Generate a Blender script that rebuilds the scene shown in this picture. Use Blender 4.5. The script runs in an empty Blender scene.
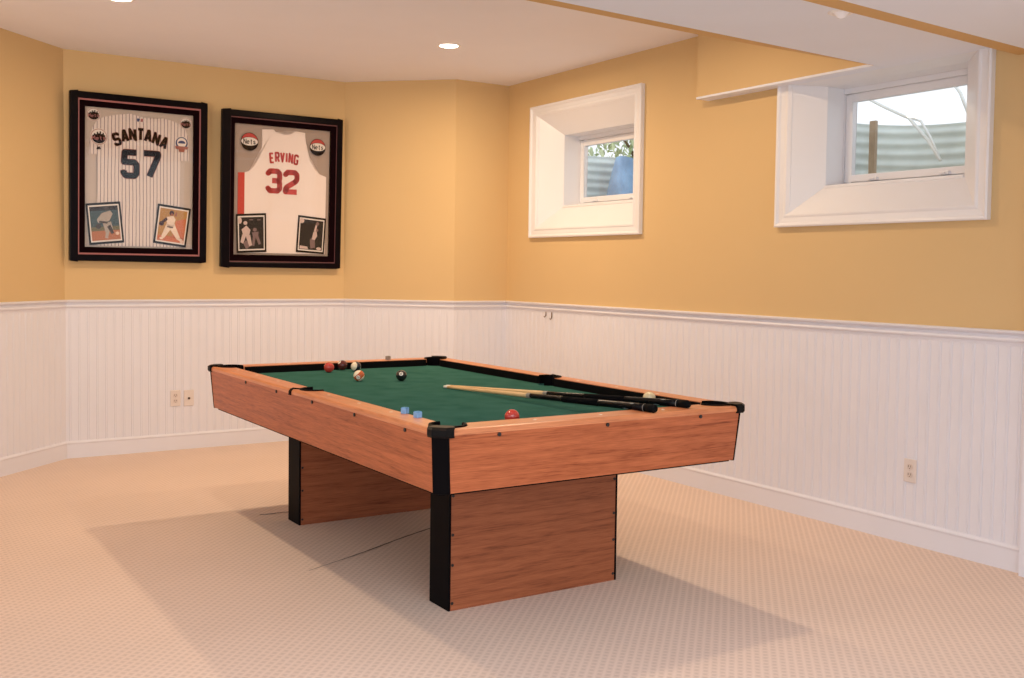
import bpy, bmesh, math, random
from math import sin, cos, pi, radians, sqrt, atan2, hypot
from mathutils import Vector, Matrix, Euler

random.seed(7)
scene = bpy.context.scene
COL = scene.collection

# ------------------------------------------------------------------ helpers
def link(name, me, parent=None, loc=None, rot=None):
    o = bpy.data.objects.new(name, me)
    COL.objects.link(o)
    if parent: o.parent = parent
    if loc is not None: o.location = loc
    if rot is not None: o.rotation_euler = rot
    return o

def obj(name, bm, mat, parent=None, loc=None, rot=None, smooth=False, bevel=0, seg=2):
    bmesh.ops.remove_doubles(bm, verts=bm.verts, dist=1e-6)
    bmesh.ops.recalc_face_normals(bm, faces=bm.faces)
    me = bpy.data.meshes.new(name)
    bm.to_mesh(me); bm.free()
    for m in (mat if isinstance(mat, (list, tuple)) else [mat]): me.materials.append(m)
    if smooth:
        for p in me.polygons: p.use_smooth = True
    o = link(name, me, parent, loc, rot)
    if bevel:
        md = o.modifiers.new('bevel', 'BEVEL'); md.width = bevel; md.segments = seg
        md.limit_method = 'ANGLE'; md.angle_limit = radians(35)
    return o

def empty(name, loc=(0,0,0), rot=(0,0,0)):
    o = link(name, None, None, loc, rot); o.empty_display_size = .1
    return o

def tag(o, label=None, cat=None, group=None, kind=None):
    if label: o['label'] = label
    if cat: o['category'] = cat
    if group: o['group'] = group
    if kind: o['kind'] = kind
    return o

def struct(o): o['kind'] = 'structure'; return o

def box(bm, x0, x1, y0, y1, z0, z1):
    v = [bm.verts.new((x, y, z)) for x in (x0, x1) for y in (y0, y1) for z in (z0, z1)]
    for f in ((0,1,3,2),(4,6,7,5),(0,4,5,1),(2,3,7,6),(0,2,6,4),(1,5,7,3)):
        bm.faces.new([v[i] for i in f])
    return v

def prism(bm, pts, z0, z1, top=None):
    """vertical prism over plan polygon; optional other polygon for the top"""
    top = top or pts
    a = [bm.verts.new((p[0], p[1], z0)) for p in pts]
    b = [bm.verts.new((p[0], p[1], z1)) for p in top]
    n = len(pts)
    bm.faces.new(a[::-1]); bm.faces.new(b)
    for i in range(n): bm.faces.new((a[i], a[(i+1) % n], b[(i+1) % n], b[i]))

def slab_xz(bm, pts, y0, y1):
    """prism of an x,z polygon between two y planes"""
    a = [bm.verts.new((p[0], y0, p[1])) for p in pts]
    b = [bm.verts.new((p[0], y1, p[1])) for p in pts]
    n = len(pts)
    bm.faces.new(a); bm.faces.new(b[::-1])
    for i in range(n): bm.faces.new((a[i], b[i], b[(i+1) % n], a[(i+1) % n]))

def tube(bm, pts, rad, seg=12, cap=True):
    pts = [Vector(p) for p in pts]
    if not isinstance(rad, (list, tuple)): rad = [rad]*len(pts)
    rings = []
    for i, p in enumerate(pts):
        d = (pts[min(i+1, len(pts)-1)] - pts[max(i-1, 0)]).normalized()
        up = Vector((0,0,1)) if abs(d.z) < .9 else Vector((1,0,0))
        a = d.cross(up).normalized(); b = d.cross(a)
        rings.append([bm.verts.new(p + (a*cos(2*pi*k/seg) + b*sin(2*pi*k/seg))*rad[i]) for k in range(seg)])
    for r, s in zip(rings, rings[1:]):
        for k in range(seg): bm.faces.new((r[k], r[(k+1) % seg], s[(k+1) % seg], s[k]))
    if cap:
        bm.faces.new(rings[0]); bm.faces.new(rings[-1][::-1])

def lathe(bm, prof, seg=32, ctr=(0,0,0)):
    rings = []
    for r, z in prof:
        if r < 1e-6: rings.append([bm.verts.new((ctr[0], ctr[1], ctr[2]+z))])
        else: rings.append([bm.verts.new((ctr[0]+r*cos(2*pi*k/seg), ctr[1]+r*sin(2*pi*k/seg), ctr[2]+z)) for k in range(seg)])
    for a, b in zip(rings, rings[1:]):
        for k in range(seg):
            k2 = (k+1) % seg
            q = [a[k % len(a)], a[k2 % len(a)], b[k2 % len(b)], b[k % len(b)]]
            u = []
            for v in q:
                if v not in u: u.append(v)
            if len(u) > 2: bm.faces.new(u)

def new(): return bmesh.new()

# ------------------------------------------------------------------ materials
MATS = {}
def S(r, g, b):
    f = lambda c: (c/255/12.92) if c/255 <= .04045 else ((c/255+.055)/1.055)**2.4
    return (f(r), f(g), f(b), 1)

def mat(name, col, rough=.6, spec=.5, metal=0, bump=0, bscale=80, var=0, vscale=3, coat=0, emit=None, estr=0):
    if name in MATS: return MATS[name]
    m = bpy.data.materials.new(name); m.use_nodes = True
    nt = m.node_tree; b = nt.nodes['Principled BSDF']
    b.inputs['Base Color'].default_value = col
    b.inputs['Roughness'].default_value = rough
    b.inputs['Specular IOR Level'].default_value = spec
    b.inputs['Metallic'].default_value = metal
    b.inputs['Coat Weight'].default_value = coat
    tc = nt.nodes.new('ShaderNodeTexCoord')
    if var:
        n = nt.nodes.new('ShaderNodeTexNoise'); n.inputs['Scale'].default_value = vscale; n.inputs['Detail'].default_value = 4
        nt.links.new(tc.outputs['Object'], n.inputs['Vector'])
        r = nt.nodes.new('ShaderNodeValToRGB')
        r.color_ramp.elements[0].position = .3; r.color_ramp.elements[1].position = .7
        r.color_ramp.elements[0].color = [c*(1-var) for c in col[:3]] + [1]
        r.color_ramp.elements[1].color = [min(1, c*(1+var)) for c in col[:3]] + [1]
        nt.links.new(n.outputs['Fac'], r.inputs['Fac']); nt.links.new(r.outputs['Color'], b.inputs['Base Color'])
    if bump:
        n = nt.nodes.new('ShaderNodeTexNoise'); n.inputs['Scale'].default_value = bscale; n.inputs['Detail'].default_value = 3
        nt.links.new(tc.outputs['Object'], n.inputs['Vector'])
        bp = nt.nodes.new('ShaderNodeBump'); bp.inputs['Strength'].default_value = bump; bp.inputs['Distance'].default_value = .005
        nt.links.new(n.outputs['Fac'], bp.inputs['Height']); nt.links.new(bp.outputs['Normal'], b.inputs['Normal'])
    if emit:
        b.inputs['Emission Color'].default_value = emit; b.inputs['Emission Strength'].default_value = estr
    MATS[name] = m
    return m

def node_mat(name):
    m = bpy.data.materials.new(name); m.use_nodes = True
    nt = m.node_tree
    return m, nt, nt.nodes['Principled BSDF'], (lambda t: nt.nodes.new('ShaderNode'+t)), nt.links.new

M_yellow = mat('yellow_wall_paint', (.665, .472, .238, 1), .75, .25, bump=.05, bscale=180, var=.012, vscale=1.5)
M_ceil = mat('ceiling_paint', (.83, .82, .87, 1), .9, .1, bump=.04, bscale=150, var=.01)
M_beam = mat('beam_paint_cool_lit', (.79, .82, .90, 1), .9, .1, bump=.04, bscale=150, var=.01)  # ceiling paint again, cooler light on the undersides put into the colour
M_white = mat('white_trim_paint', (.76, .76, .82, 1), .42, .35, bump=.015, bscale=30, var=.012)
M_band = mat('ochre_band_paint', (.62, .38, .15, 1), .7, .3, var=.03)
M_black = mat('black_plastic', (.0035, .0028, .0035, 1), .5, .04, var=.1, vscale=20)
M_blackm = mat('black_matte', (.004, .004, .0045, 1), .8, .08, var=.1, vscale=20)
M_plate = mat('ivory_plate', (.73, .66, .62, 1), .4, .4, var=.01)
M_slot = mat('outlet_slot', (.10, .06, .04, 1), .6, .3, var=.05)
M_socket = mat('outlet_socket', (.66, .57, .52, 1), .45, .4, var=.01)

def wood(name, dark, light, axis, rough=.35, scale=1.0):
    m, nt, b, N, L = node_mat(name)
    tc = N('TexCoord'); mp = N('Mapping')
    sc = [52, 52, 52]; sc['xyz'.index(axis)] = 2.6
    mp.inputs['Scale'].default_value = [s*scale for s in sc]
    L(tc.outputs['Object'], mp.inputs['Vector'])
    n1 = N('TexNoise'); n1.inputs['Scale'].default_value = 1.0; n1.inputs['Detail'].default_value = 6; n1.inputs['Roughness'].default_value = .65; n1.inputs['Distortion'].default_value = .6
    L(mp.outputs['Vector'], n1.inputs['Vector'])
    n2 = N('TexNoise'); n2.inputs['Scale'].default_value = 6; n2.inputs['Detail'].default_value = 3
    L(mp.outputs['Vector'], n2.inputs['Vector'])
    mx = N('Mix'); mx.data_type = 'FLOAT'; mx.inputs['Factor'].default_value = .35
    L(n1.outputs['Fac'], mx.inputs['A']); L(n2.outputs['Fac'], mx.inputs['B'])
    r = N('ValToRGB'); e = r.color_ramp.elements
    e[0].position = .33; e[0].color = dark; e[1].position = .62; e[1].color = light
    k = e.new(.45); k.color = [(a*.45+c*.55) for a, c in zip(dark, light)]
    L(mx.outputs['Result'], r.inputs['Fac']); L(r.outputs['Color'], b.inputs['Base Color'])
    b.inputs['Roughness'].default_value = rough
    b.inputs['Specular IOR Level'].default_value = .4 if name.startswith('rail') else .3
    if name.startswith('rail'): b.inputs['Coat Weight'].default_value = .45; b.inputs['Coat Roughness'].default_value = .3
    bp = N('Bump'); bp.inputs['Strength'].default_value = .12; bp.inputs['Distance'].default_value = .002
    L(mx.outputs['Result'], bp.inputs['Height']); L(bp.outputs['Normal'], b.inputs['Normal'])
    return m
WD, WL = (.20, .040, .012, 1), (.54, .158, .062, 1)
W_x = wood('apron_wood_x', WD, WL, 'x'); W_y = wood('apron_wood_y', WD, WL, 'y')
RD, RL = (.38, .112, .038, 1), (.74, .275, .115, 1)
R_x = wood('rail_wood_x', RD, RL, 'x', .38); R_y = wood('rail_wood_y', RD, RL, 'y', .38)
W_leg = wood('leg_wood', (.155, .038, .014, 1), (.40, .125, .052, 1), 'x', .45)

def carpet():
    m, nt, b, N, L = node_mat('woven_carpet')
    tc = N('TexCoord'); mp = N('Mapping'); mp.inputs['Rotation'].default_value = (0, 0, radians(45))
    L(tc.outputs['Object'], mp.inputs['Vector'])
    nz = N('TexNoise'); nz.inputs['Scale'].default_value = 60; nz.inputs['Detail'].default_value = 2
    L(mp.outputs['Vector'], nz.inputs['Vector'])
    sep = N('SeparateXYZ'); L(mp.outputs['Vector'], sep.inputs['Vector'])
    def wave(sock, period, phase=0):
        a = N('Math'); a.operation = 'MULTIPLY'; a.inputs[1].default_value = 2*pi/period; L(sock, a.inputs[0])
        w = N('Math'); w.operation = 'MULTIPLY_ADD'; w.inputs[1].default_value = 1.6; L(nz.outputs['Fac'], w.inputs[0]); L(a.outputs[0], w.inputs[2])
        s = N('Math'); s.operation = 'SINE'; L(w.outputs[0], s.inputs[0])
        return s.outputs[0]
    rows = wave(sep.outputs['X'], .0285); cross = wave(sep.outputs['Y'], .0285); fine = wave(sep.outputs['Y'], .01425)
    # lattice of light cords with small tufts between them
    pw = N('Math'); pw.operation = 'MAXIMUM'; L(rows, pw.inputs[0])
    c2 = N('Math'); c2.operation = 'MULTIPLY'; c2.inputs[1].default_value = .75; L(cross, c2.inputs[0])
    L(c2.outputs[0], pw.inputs[1])
    ad = N('Math'); ad.operation = 'MULTIPLY_ADD'; ad.inputs[1].default_value = .12; L(fine, ad.inputs[0]); L(pw.outputs[0], ad.inputs[2])
    fz = N('TexNoise'); fz.inputs['Scale'].default_value = 420; fz.inputs['Detail'].default_value = 2; L(tc.outputs['Object'], fz.inputs['Vector'])
    h = N('Math'); h.operation = 'MULTIPLY_ADD'; h.inputs[1].default_value = 1.5; L(fz.outputs['Fac'], h.inputs[0]); L(ad.outputs[0], h.inputs[2])
    mr = N('MapRange'); mr.inputs['From Min'].default_value = -.3; mr.inputs['From Max'].default_value = 1.9
    L(h.outputs[0], mr.inputs['Value'])
    r = N('ValToRGB'); e = r.color_ramp.elements
    e[0].position = .05; e[0].color = (.625, .49, .41, 1); e[1].position = .95; e[1].color = (.785, .625, .53, 1)
    L(mr.outputs['Result'], r.inputs['Fac'])
    big = N('TexNoise'); big.inputs['Scale'].default_value = 1.3; L(tc.outputs['Object'], big.inputs['Vector'])
    hs = N('HueSaturation'); L(r.outputs['Color'], hs.inputs['Color'])
    mr2 = N('MapRange'); mr2.inputs['To Min'].default_value = .93; mr2.inputs['To Max'].default_value = 1.07; L(big.outputs['Fac'], mr2.inputs['Value'])
    L(mr2.outputs['Result'], hs.inputs['Value'])
    L(hs.outputs['Color'], b.inputs['Base Color'])
    b.inputs['Roughness'].default_value = .95; b.inputs['Specular IOR Level'].default_value = .1
    bp = N('Bump'); bp.inputs['Strength'].default_value = .16; bp.inputs['Distance'].default_value = .006
    L(mr.outputs['Result'], bp.inputs['Height']); L(bp.outputs['Normal'], b.inputs['Normal'])
    return m
M_carpet = carpet()

def felt():
    m, nt, b, N, L = node_mat('green_felt')
    tc = N('TexCoord'); n = N('TexNoise'); n.inputs['Scale'].default_value = 9; n.inputs['Detail'].default_value = 6
    L(tc.outputs['Object'], n.inputs['Vector'])
    r = N('ValToRGB'); e = r.color_ramp.elements
    e[0].position = .3; e[0].color = (.032, .108, .088, 1); e[1].position = .7; e[1].color = (.047, .137, .115, 1)
    L(n.outputs['Fac'], r.inputs['Fac']); L(r.outputs['Color'], b.inputs['Base Color'])
    b.inputs['Roughness'].default_value = .95; b.inputs['Specular IOR Level'].default_value = 0
    f = N('TexNoise'); f.inputs['Scale'].default_value = 500; L(tc.outputs['Object'], f.inputs['Vector'])
    bp = N('Bump'); bp.inputs['Strength'].default_value = .1; bp.inputs['Distance'].default_value = .002
    L(f.outputs['Fac'], bp.inputs['Height']); L(bp.outputs['Normal'], b.inputs['Normal'])
    return m
M_felt = felt()

def glass(name, tint=(1,1,1,1), refl=1.0):
    m = bpy.data.materials.new(name); m.use_nodes = True
    nt = m.node_tree; nt.nodes.clear()
    out = nt.nodes.new('ShaderNodeOutputMaterial'); mx = nt.nodes.new('ShaderNodeMixShader')
    tr = nt.nodes.new('ShaderNodeBsdfTransparent'); tr.inputs['Color'].default_value = tint
    gl = nt.nodes.new('ShaderNodeBsdfGlossy'); gl.inputs['Roughness'].default_value = .01
    lw = nt.nodes.new('ShaderNodeLayerWeight'); lw.inputs['Blend'].default_value = .5; pw = nt.nodes.new('ShaderNodeMath'); pw.operation = 'POWER'; pw.inputs[1].default_value = 5
    nt.links.new(lw.outputs['Facing'], pw.inputs[0])
    fr = nt.nodes.new('ShaderNodeMath'); fr.operation = 'MULTIPLY_ADD'; fr.inputs[1].default_value = .92; fr.inputs[2].default_value = .045
    nt.links.new(pw.outputs[0], fr.inputs[0])
    mu = nt.nodes.new('ShaderNodeMath'); mu.operation = 'MULTIPLY'; mu.inputs[1].default_value = refl
    nt.links.new(fr.outputs[0], mu.inputs[0]); nt.links.new(mu.outputs[0], mx.inputs[0])
    nt.links.new(tr.outputs[0], mx.inputs[1]); nt.links.new(gl.outputs[0], mx.inputs[2])
    nt.links.new(mx.outputs[0], out.inputs[0])
    return m
M_glass = glass('clear_pane')
M_picglass = glass('picture_glass', (.98,.98,.98,1), .6)

# ------------------------------------------------------------------ room (axes follow the walls)
A = (1.268, 7.578); B = (3.316, 7.578); C = (3.952, 6.942); D = (4.433, 6.942)
XW = 4.433; ZC = 2.78; RAIL = 1.0886; BASE = .1196; ZS = 2.372; ZN = 2.32
E0 = (A[0]-4.3*.70711, A[1]-4.3*.70711)
SIDE_END = -1.2
WALLS = {'left': (E0, A), 'back': (A, B), 'angled': (B, C), 'alcove': (C, D)}
# window data: outer casing y0,y1,z0,z1 ; casing inner ; opening
WIN = [dict(n=1, out=(5.290, 6.600, 1.578, 2.565), inn=(5.385, 6.507, 1.662, 2.482), op=(5.515, 6.352, 1.812, 2.345), sash=(1.845, 2.312)),
       dict(n=2, out=(2.820, 4.112, 1.590, ZS),    inn=(2.910, 4.020, 1.672, ZS),    op=(3.040, 3.882, 1.812, 2.357), sash=(1.840, 2.324))]

# floor, ceilings
bm = new(); pts = [(-6, SIDE_END), (XW+.02, SIDE_END), (XW+.02, D[1]+.02), (C[0]+.01, C[1]+.02), (B[0]+.01, B[1]+.02), (A[0], A[1]+.02), (E0[0]-.02, E0[1]), (-6, E0[1])]
prism(bm, pts, -.06, 0)
struct(obj('floor', bm, M_carpet))
bm = new(); prism(bm, pts, ZC, ZC+.06)
struct(obj('ceiling', bm, M_ceil))

def wall_quad(name, p, q, z0, z1, m, thick=.08):
    """slab whose room face runs p -> q, thickness to the outside (left of p->q)"""
    d = Vector((q[0]-p[0], q[1]-p[1])).normalized(); n = Vector((-d.y, d.x))
    bm = new(); prism(bm, [p, q, (q[0]+n.x*thick, q[1]+n.y*thick), (p[0]+n.x*thick, p[1]+n.y*thick)], z0, z1)
    return struct(obj(name, bm, m))
for nm, (p, q) in WALLS.items():
    wall_quad('wall_'+nm, p, q, 0, ZC, M_yellow)

# right wall with two openings
bm = new()
ys = sorted({SIDE_END, D[1]} | {v for w in WIN for v in (w['inn'][0]-.002, w['inn'][1]+.002)})
zs = sorted({0, ZC} | {v for w in WIN for v in (w['inn'][2]-.002, w['inn'][3]+.002)})
def inhole(y, z):
    return any(w['inn'][0]-.002 < y < w['inn'][1]+.002 and w['inn'][2]-.002 < z < w['inn'][3]+.002 for w in WIN)
for a, b in zip(ys, ys[1:]):
    for c, d in zip(zs, zs[1:]):
        if not inhole((a+b)/2, (c+d)/2):
            box(bm, XW, XW+.02, a, b, c, d)
struct(obj('wall_right', bm, M_yellow))

# wainscot, chair rail and baseboard swept along the inside of the walls
def sweep(path, prof, bm):
    """path plan points, room on the right-hand side; prof list of (offset into room, z), closed"""
    n = len(path); offs = []
    for i, p in enumerate(path):
        p = Vector(p)
        d0 = (p-Vector(path[i-1])).normalized() if i else None
        d1 = (Vector(path[i+1])-p).normalized() if i < n-1 else None
        if d0 is None: m = Vector((d1.y, -d1.x))
        elif d1 is None: m = Vector((d0.y, -d0.x))
        else:
            n0 = Vector((d0.y, -d0.x)); n1 = Vector((d1.y, -d1.x)); m = (n0+n1); m /= m.dot(n0)
        offs.append(m)
    rings = [[bm.verts.new((p[0]+m.x*o, p[1]+m.y*o, z)) for o, z in prof] for p, m in zip(path, offs)]
    k = len(prof)
    for r, s in zip(rings, rings[1:]):
        for i in range(k): bm.faces.new((r[i], r[(i+1) % k], s[(i+1) % k], s[i]))
    bm.faces.new(rings[0]); bm.faces.new(rings[-1][::-1])

SEGS = [('left', [E0, A]), ('back', [A, B]), ('angled', [B, C]), ('alcove', [C, D]), ('right', [D, (XW, SIDE_END)])]
full = [E0, A, B, C, D, (XW, SIDE_END)]
def seg_sweep(i, prof):
    """one wall's run of a moulding, mitred against its neighbours"""
    bm = new(); n = len(full)
    def off(j):
        d0 = (Vector(full[j])-Vector(full[j-1])).normalized() if j else None
        d1 = (Vector(full[j+1])-Vector(full[j])).normalized() if j < n-1 else None
        if d0 is None: return Vector((d1.y, -d1.x))
        if d1 is None: return Vector((d0.y, -d0.x))
        n0 = Vector((d0.y, -d0.x)); n1 = Vector((d1.y, -d1.x)); m = n0+n1; return m/m.dot(n0)
    rr = []
    for j in (i, i+1):
        m = off(j); p = full[j]
        rr.append([bm.verts.new((p[0]+m.x*o, p[1]+m.y*o, z)) for o, z in prof])
    k = len(prof)
    for t in range(k): bm.faces.new((rr[0][t], rr[0][(t+1) % k], rr[1][(t+1) % k], rr[1][t]))
    bm.faces.new(rr[0]); bm.faces.new(rr[1][::-1])
    return bm
RZ = RAIL
rail_prof = [(0, RZ-.072), (.010, RZ-.072), (.012, RZ-.056), (.020, RZ-.052), (.024, RZ-.044), (.020, RZ-.036), (.012, RZ-.033), (.012, RZ-.024), (.026, RZ-.014), (.034, RZ-.012), (.036, RZ-.004), (.030, RZ), (0, RZ)]
base_prof = [(0, 0), (.018, 0), (.018, BASE-.024), (.020, BASE-.020), (.022, BASE-.014), (.019, BASE-.008), (.013, BASE-.004), (.011, BASE), (0, BASE)]
for i, (nm, pth) in enumerate(SEGS):
    struct(obj('trim_%d' % (i+1), seg_sweep(i, rail_prof), M_white))          # chair rail
    struct(obj('baseboard_'+nm, seg_sweep(i, base_prof), M_white))

def beadboard(p, q, e0=0, e1=0):
    """grooved panel: real bead and quirk profile every board"""
    d = Vector((q[0]-p[0], q[1]-p[1])).normalized(); n = Vector((d.y, -d.x))
    p = (p[0]-d.x*e0, p[1]-d.y*e0); q = (q[0]+d.x*e1, q[1]+d.y*e1); Ln = hypot(q[0]-p[0], q[1]-p[1])
    z0, z1 = BASE-.01, RZ-.06; T = .009; pitch = .0585
    prof = [(0, T)]; s = pitch*.5
    while s < Ln-.02:
        prof += [(s-.008, T), (s-.006, T-.0025), (s-.004, T+.0006), (s, T+.0018), (s+.004, T+.0006), (s+.006, T-.0025), (s+.008, T)]
        s += pitch
    prof.append((Ln, T))
    bm = new(); lo = []; hi = []
    for s, o in prof:
        x, y = p[0]+d.x*s+n.x*o, p[1]+d.y*s+n.y*o
        lo.append(bm.verts.new((x, y, z0))); hi.append(bm.verts.new((x, y, z1)))
    for k in range(len(prof)-1): bm.faces.new((lo[k], lo[k+1], hi[k+1], hi[k]))
    return bm
for i, (nm, (p, q)) in enumerate(SEGS):
    o = obj('trim_%d' % (i+6), beadboard(p, q, .0037 if nm == 'alcove' else 0, .0037 if nm == 'angled' else 0), M_white); struct(o)

# dropped soffit along the right wall, cross beam, lower ceiling on the near side
bm = new(); box(bm, XW-.10, XW, 3.30, 4.688, ZS+.012, ZC)
struct(obj('trim_11', bm, M_yellow))
bm = new(); box(bm, XW-.102, XW, 3.412, 4.690, ZS, ZS+.012)
struct(obj('trim_12', bm, M_beam))
k = .041
bL = lambda y0, x: y0 + (x-4.4)*k
bm = new()
xs0 = -5.0
prism(bm, [(xs0, bL(2.55, xs0)), (XW, bL(2.55, XW)), (XW, bL(3.41, XW)), (xs0, bL(3.41, xs0))], ZS, ZS+.01)
struct(obj('trim_13', bm, M_beam))          # white underside of the beam
bm = new()
prism(bm, [(xs0, bL(2.56, xs0)), (XW, bL(2.56, XW)), (XW, bL(3.39, XW)), (xs0, bL(3.39, xs0))], ZS+.01, ZC)
struct(obj('trim_14', bm, M_yellow))        # painted body of the beam
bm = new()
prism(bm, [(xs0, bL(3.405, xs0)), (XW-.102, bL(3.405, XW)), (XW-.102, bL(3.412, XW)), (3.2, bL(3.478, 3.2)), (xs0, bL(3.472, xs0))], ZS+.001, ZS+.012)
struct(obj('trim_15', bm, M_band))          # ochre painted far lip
bN = lambda d, x: 2.712 + d + (x-XW)*.054
bm = new()
prism(bm, [(-5, SIDE_END), (XW, SIDE_END), (XW, bN(-.086, XW)), (-5, bN(-.086, -5))], ZN, ZN+.05)
struct(obj('ceiling.001', bm, M_beam))
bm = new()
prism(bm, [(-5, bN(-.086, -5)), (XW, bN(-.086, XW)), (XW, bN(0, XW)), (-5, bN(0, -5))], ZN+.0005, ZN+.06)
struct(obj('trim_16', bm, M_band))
# projecting pier at the near end of the right wall
PX = 4.385
bm = new(); box(bm, PX, XW+.02, .6, 2.592, RZ, ZN); struct(obj('wall_near', bm, M_yellow))
bm = new(); box(bm, PX-.008, XW+.02, .6, 2.594, 0, RZ); struct(obj('trim_17', bm, M_white))

# ------------------------------------------------------------------ windows
M_win = mat('window_white', (.80, .80, .83, 1), .3, .5, bump=.01, bscale=25, var=.01)
def ring_board(bm, o, i, prof):
    """picture-frame moulding on plane x: o/i = (y0,y1,z0,z1) outer/inner rects; prof = list of (t 0 outer..1 inner, projection)"""
    rings = []
    for t, pr in prof:
        y0 = o[0]+(i[0]-o[0])*t; y1 = o[1]+(i[1]-o[1])*t; z0 = o[2]+(i[2]-o[2])*t; z1 = o[3]+(i[3]-o[3])*t
        rings.append([bm.verts.new((XW-pr, y, z)) for y, z in ((y0,z0),(y1,z0),(y1,z1),(y0,z1))])
    return rings
for w in WIN:
    root = empty('window_%d' % w['n'], (XW, (w['out'][0]+w['out'][1])/2, w['out'][2])); struct(root)
    off = Vector(root.location)
    def put(name, bm, m, parent=root, **kw):
        if parent is root: bmesh.ops.translate(bm, verts=bm.verts, vec=-off)
        return obj(name, bm, m, parent, **kw)
    o, i, op = w['out'], w['inn'], w['op']
    prof = [(0, 0), (0, .030), (.10, .034), (.20, .030), (.28, .022), (.62, .018), (.72, .022), (.80, .022), (.92, .014), (1, .008), (1, 0)]
    bm = new(); rr = ring_board(bm, o, i, prof)
    for a, b in zip(rr, rr[1:]):
        for k2 in range(4):
            if w['n'] == 2 and k2 == 2: continue
            bm.faces.new((a[k2], a[(k2+1) % 4], b[(k2+1) % 4], b[k2]))
    put('window_casing', bm, M_win)
    # splayed lining and straight jamb
    X1, X2 = XW+.12, XW+.262
    bm = new()
    R = []
    for (y0, y1, z0, z1), x in ((i, XW-.004), (op, X1), (op, X2+.05)):
        R.append([bm.verts.new((x, y, z)) for y, z in ((y0,z0),(y1,z0),(y1,z1),(y0,z1))])
    for a, b in zip(R[:2], R[1:2]):
        for k2 in range(4): bm.faces.new((a[k2], a[(k2+1) % 4], b[(k2+1) % 4], b[k2]))
    put('splayed_lining', bm, M_win)
    bm = new()
    R = [[bm.verts.new((x, y, z)) for y, z in ((op[0],op[2]),(op[1],op[2]),(op[1],op[3]),(op[0],op[3]))] for x in (X1, X2+.06)]
    for k2 in range(4): bm.faces.new((R[0][k2], R[0][(k2+1) % 4], R[1][(k2+1) % 4], R[1][k2]))
    put('jamb', bm, M_win)
    bm = new(); box(bm, X1-.012, X1+.03, op[0], op[1], op[2]-.012, op[2]+.006); put('sill_nosing', bm, M_win, bevel=.005)
    # fixed frame (stop) ring, then sash ring
    def ring(name, oo, ii, x0, x1, m, parent=root):
        bm = new()
        y0,y1,z0,z1 = oo; a0,a1,b0,b1 = ii
        box(bm, x0, x1, y0, a0, z0, z1); box(bm, x0, x1, a1, y1, z0, z1)
        box(bm, x0, x1, a0, a1, z0, b0); box(bm, x0, x1, a0, a1, b1, z1)
        return put(name, bm, m, parent, bevel=.004)
    sr = (op[0]+.004, op[1]-.004, w['sash'][0], w['sash'][1])
    ring('window_frame', op, (op[0]+.003, op[1]-.003, sr[2]-.004, sr[3]+.004), X2-.008, X2+.05, M_win)
    gl = (sr[0]+.046, sr[1]-.046, sr[2]+.040, sr[3]-.042)
    sash = ring('sash', sr, gl, X2+.004, X2+.04, M_win)
    bm = new(); box(bm, X2+.018, X2+.024, gl[0]-.006, gl[1]+.006, gl[2]-.006, gl[3]+.006)
    put('glass_pane', bm, M_glass)
    for yy in (sr[0]+.20, sr[1]-.20):
        bm = new(); box(bm, X2-.012, X2+.006, yy-.028, yy+.028, sr[2]+.002, sr[2]+.020)
        box(bm, X2-.022, X2-.010, yy-.012, yy+.016, sr[2]+.006, sr[2]+.014)
        put('latch', bm, M_win, bevel=.003)

# ------------------------------------------------------------------ outside: window wells
M_galv = mat('galvanised_steel', (.74, .82, .81, 1), .6, .3, metal=.05, bump=.1, bscale=12, var=.12, vscale=6)
M_gravel = mat('gravel', (.50, .47, .42, 1), .9, .2, bump=.9, bscale=60, var=.4, vscale=40)
M_soil = mat('lawn', (.20, .26, .10, 1), .95, .1, bump=.6, bscale=40, var=.35, vscale=12)
ZT = 2.262
def well(yc, label, hw=.66, dep=.95):
    bm = new(); n = 48
    xs = XW+.33
    zlist = []; z = 1.50
    while z < ZT: zlist.append(z); z += .011
    def plan(a, e):
        # rounded box plan
        c, s = cos(a), sin(a)
        q = 3.2
        return (xs + (dep+e)*abs(s)**(2/q), yc + (hw+e)*(abs(c)**(2/q))*(1 if c > 0 else -1))
    rows = []
    for z in zlist:
        e = .008*sin(2*pi*(z-1.5)/.066)
        rows.append([bm.verts.new((*plan(pi*t/n, e), z)) for t in range(n+1)])
    e = .02
    rows.append([bm.verts.new((*plan(pi*t/n, e), ZT)) for t in range(n+1)])
    for r, s in zip(rows, rows[1:]):
        for t in range(n): bm.faces.new((r[t], r[t+1], s[t+1], s[t]))
    return tag(obj('window_well', bm, M_galv, smooth=True), label, 'window well', 'steel window wells outside')
W1Y, W2Y = 6.02, 3.46
well(W1Y+.05, 'ribbed grey steel well outside the smaller far window, blue sheet in it')
well(W2Y+.15, 'ribbed grey steel well outside the near window, wooden stake in it')
for yc, wn in ((W1Y+.05, 'smaller far'), (W2Y+.15, 'larger near')):
    bm = new(); prism(bm, [(XW+.33, yc-.75), (XW+1.32, yc-.75), (XW+1.32, yc+.75), (XW+.33, yc+.75)], 1.5, 1.70)
    tag(obj('gravel', bm, M_gravel), 'pale gravel bed at the bottom of the well outside the %s window' % wn, 'gravel', 'gravel beds in the window wells', 'stuff')
bm = new(); box(bm, XW+1.36, XW+14, -6, 18, ZT-.12, ZT-.03); struct(obj('ground', bm, M_soil))
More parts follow.
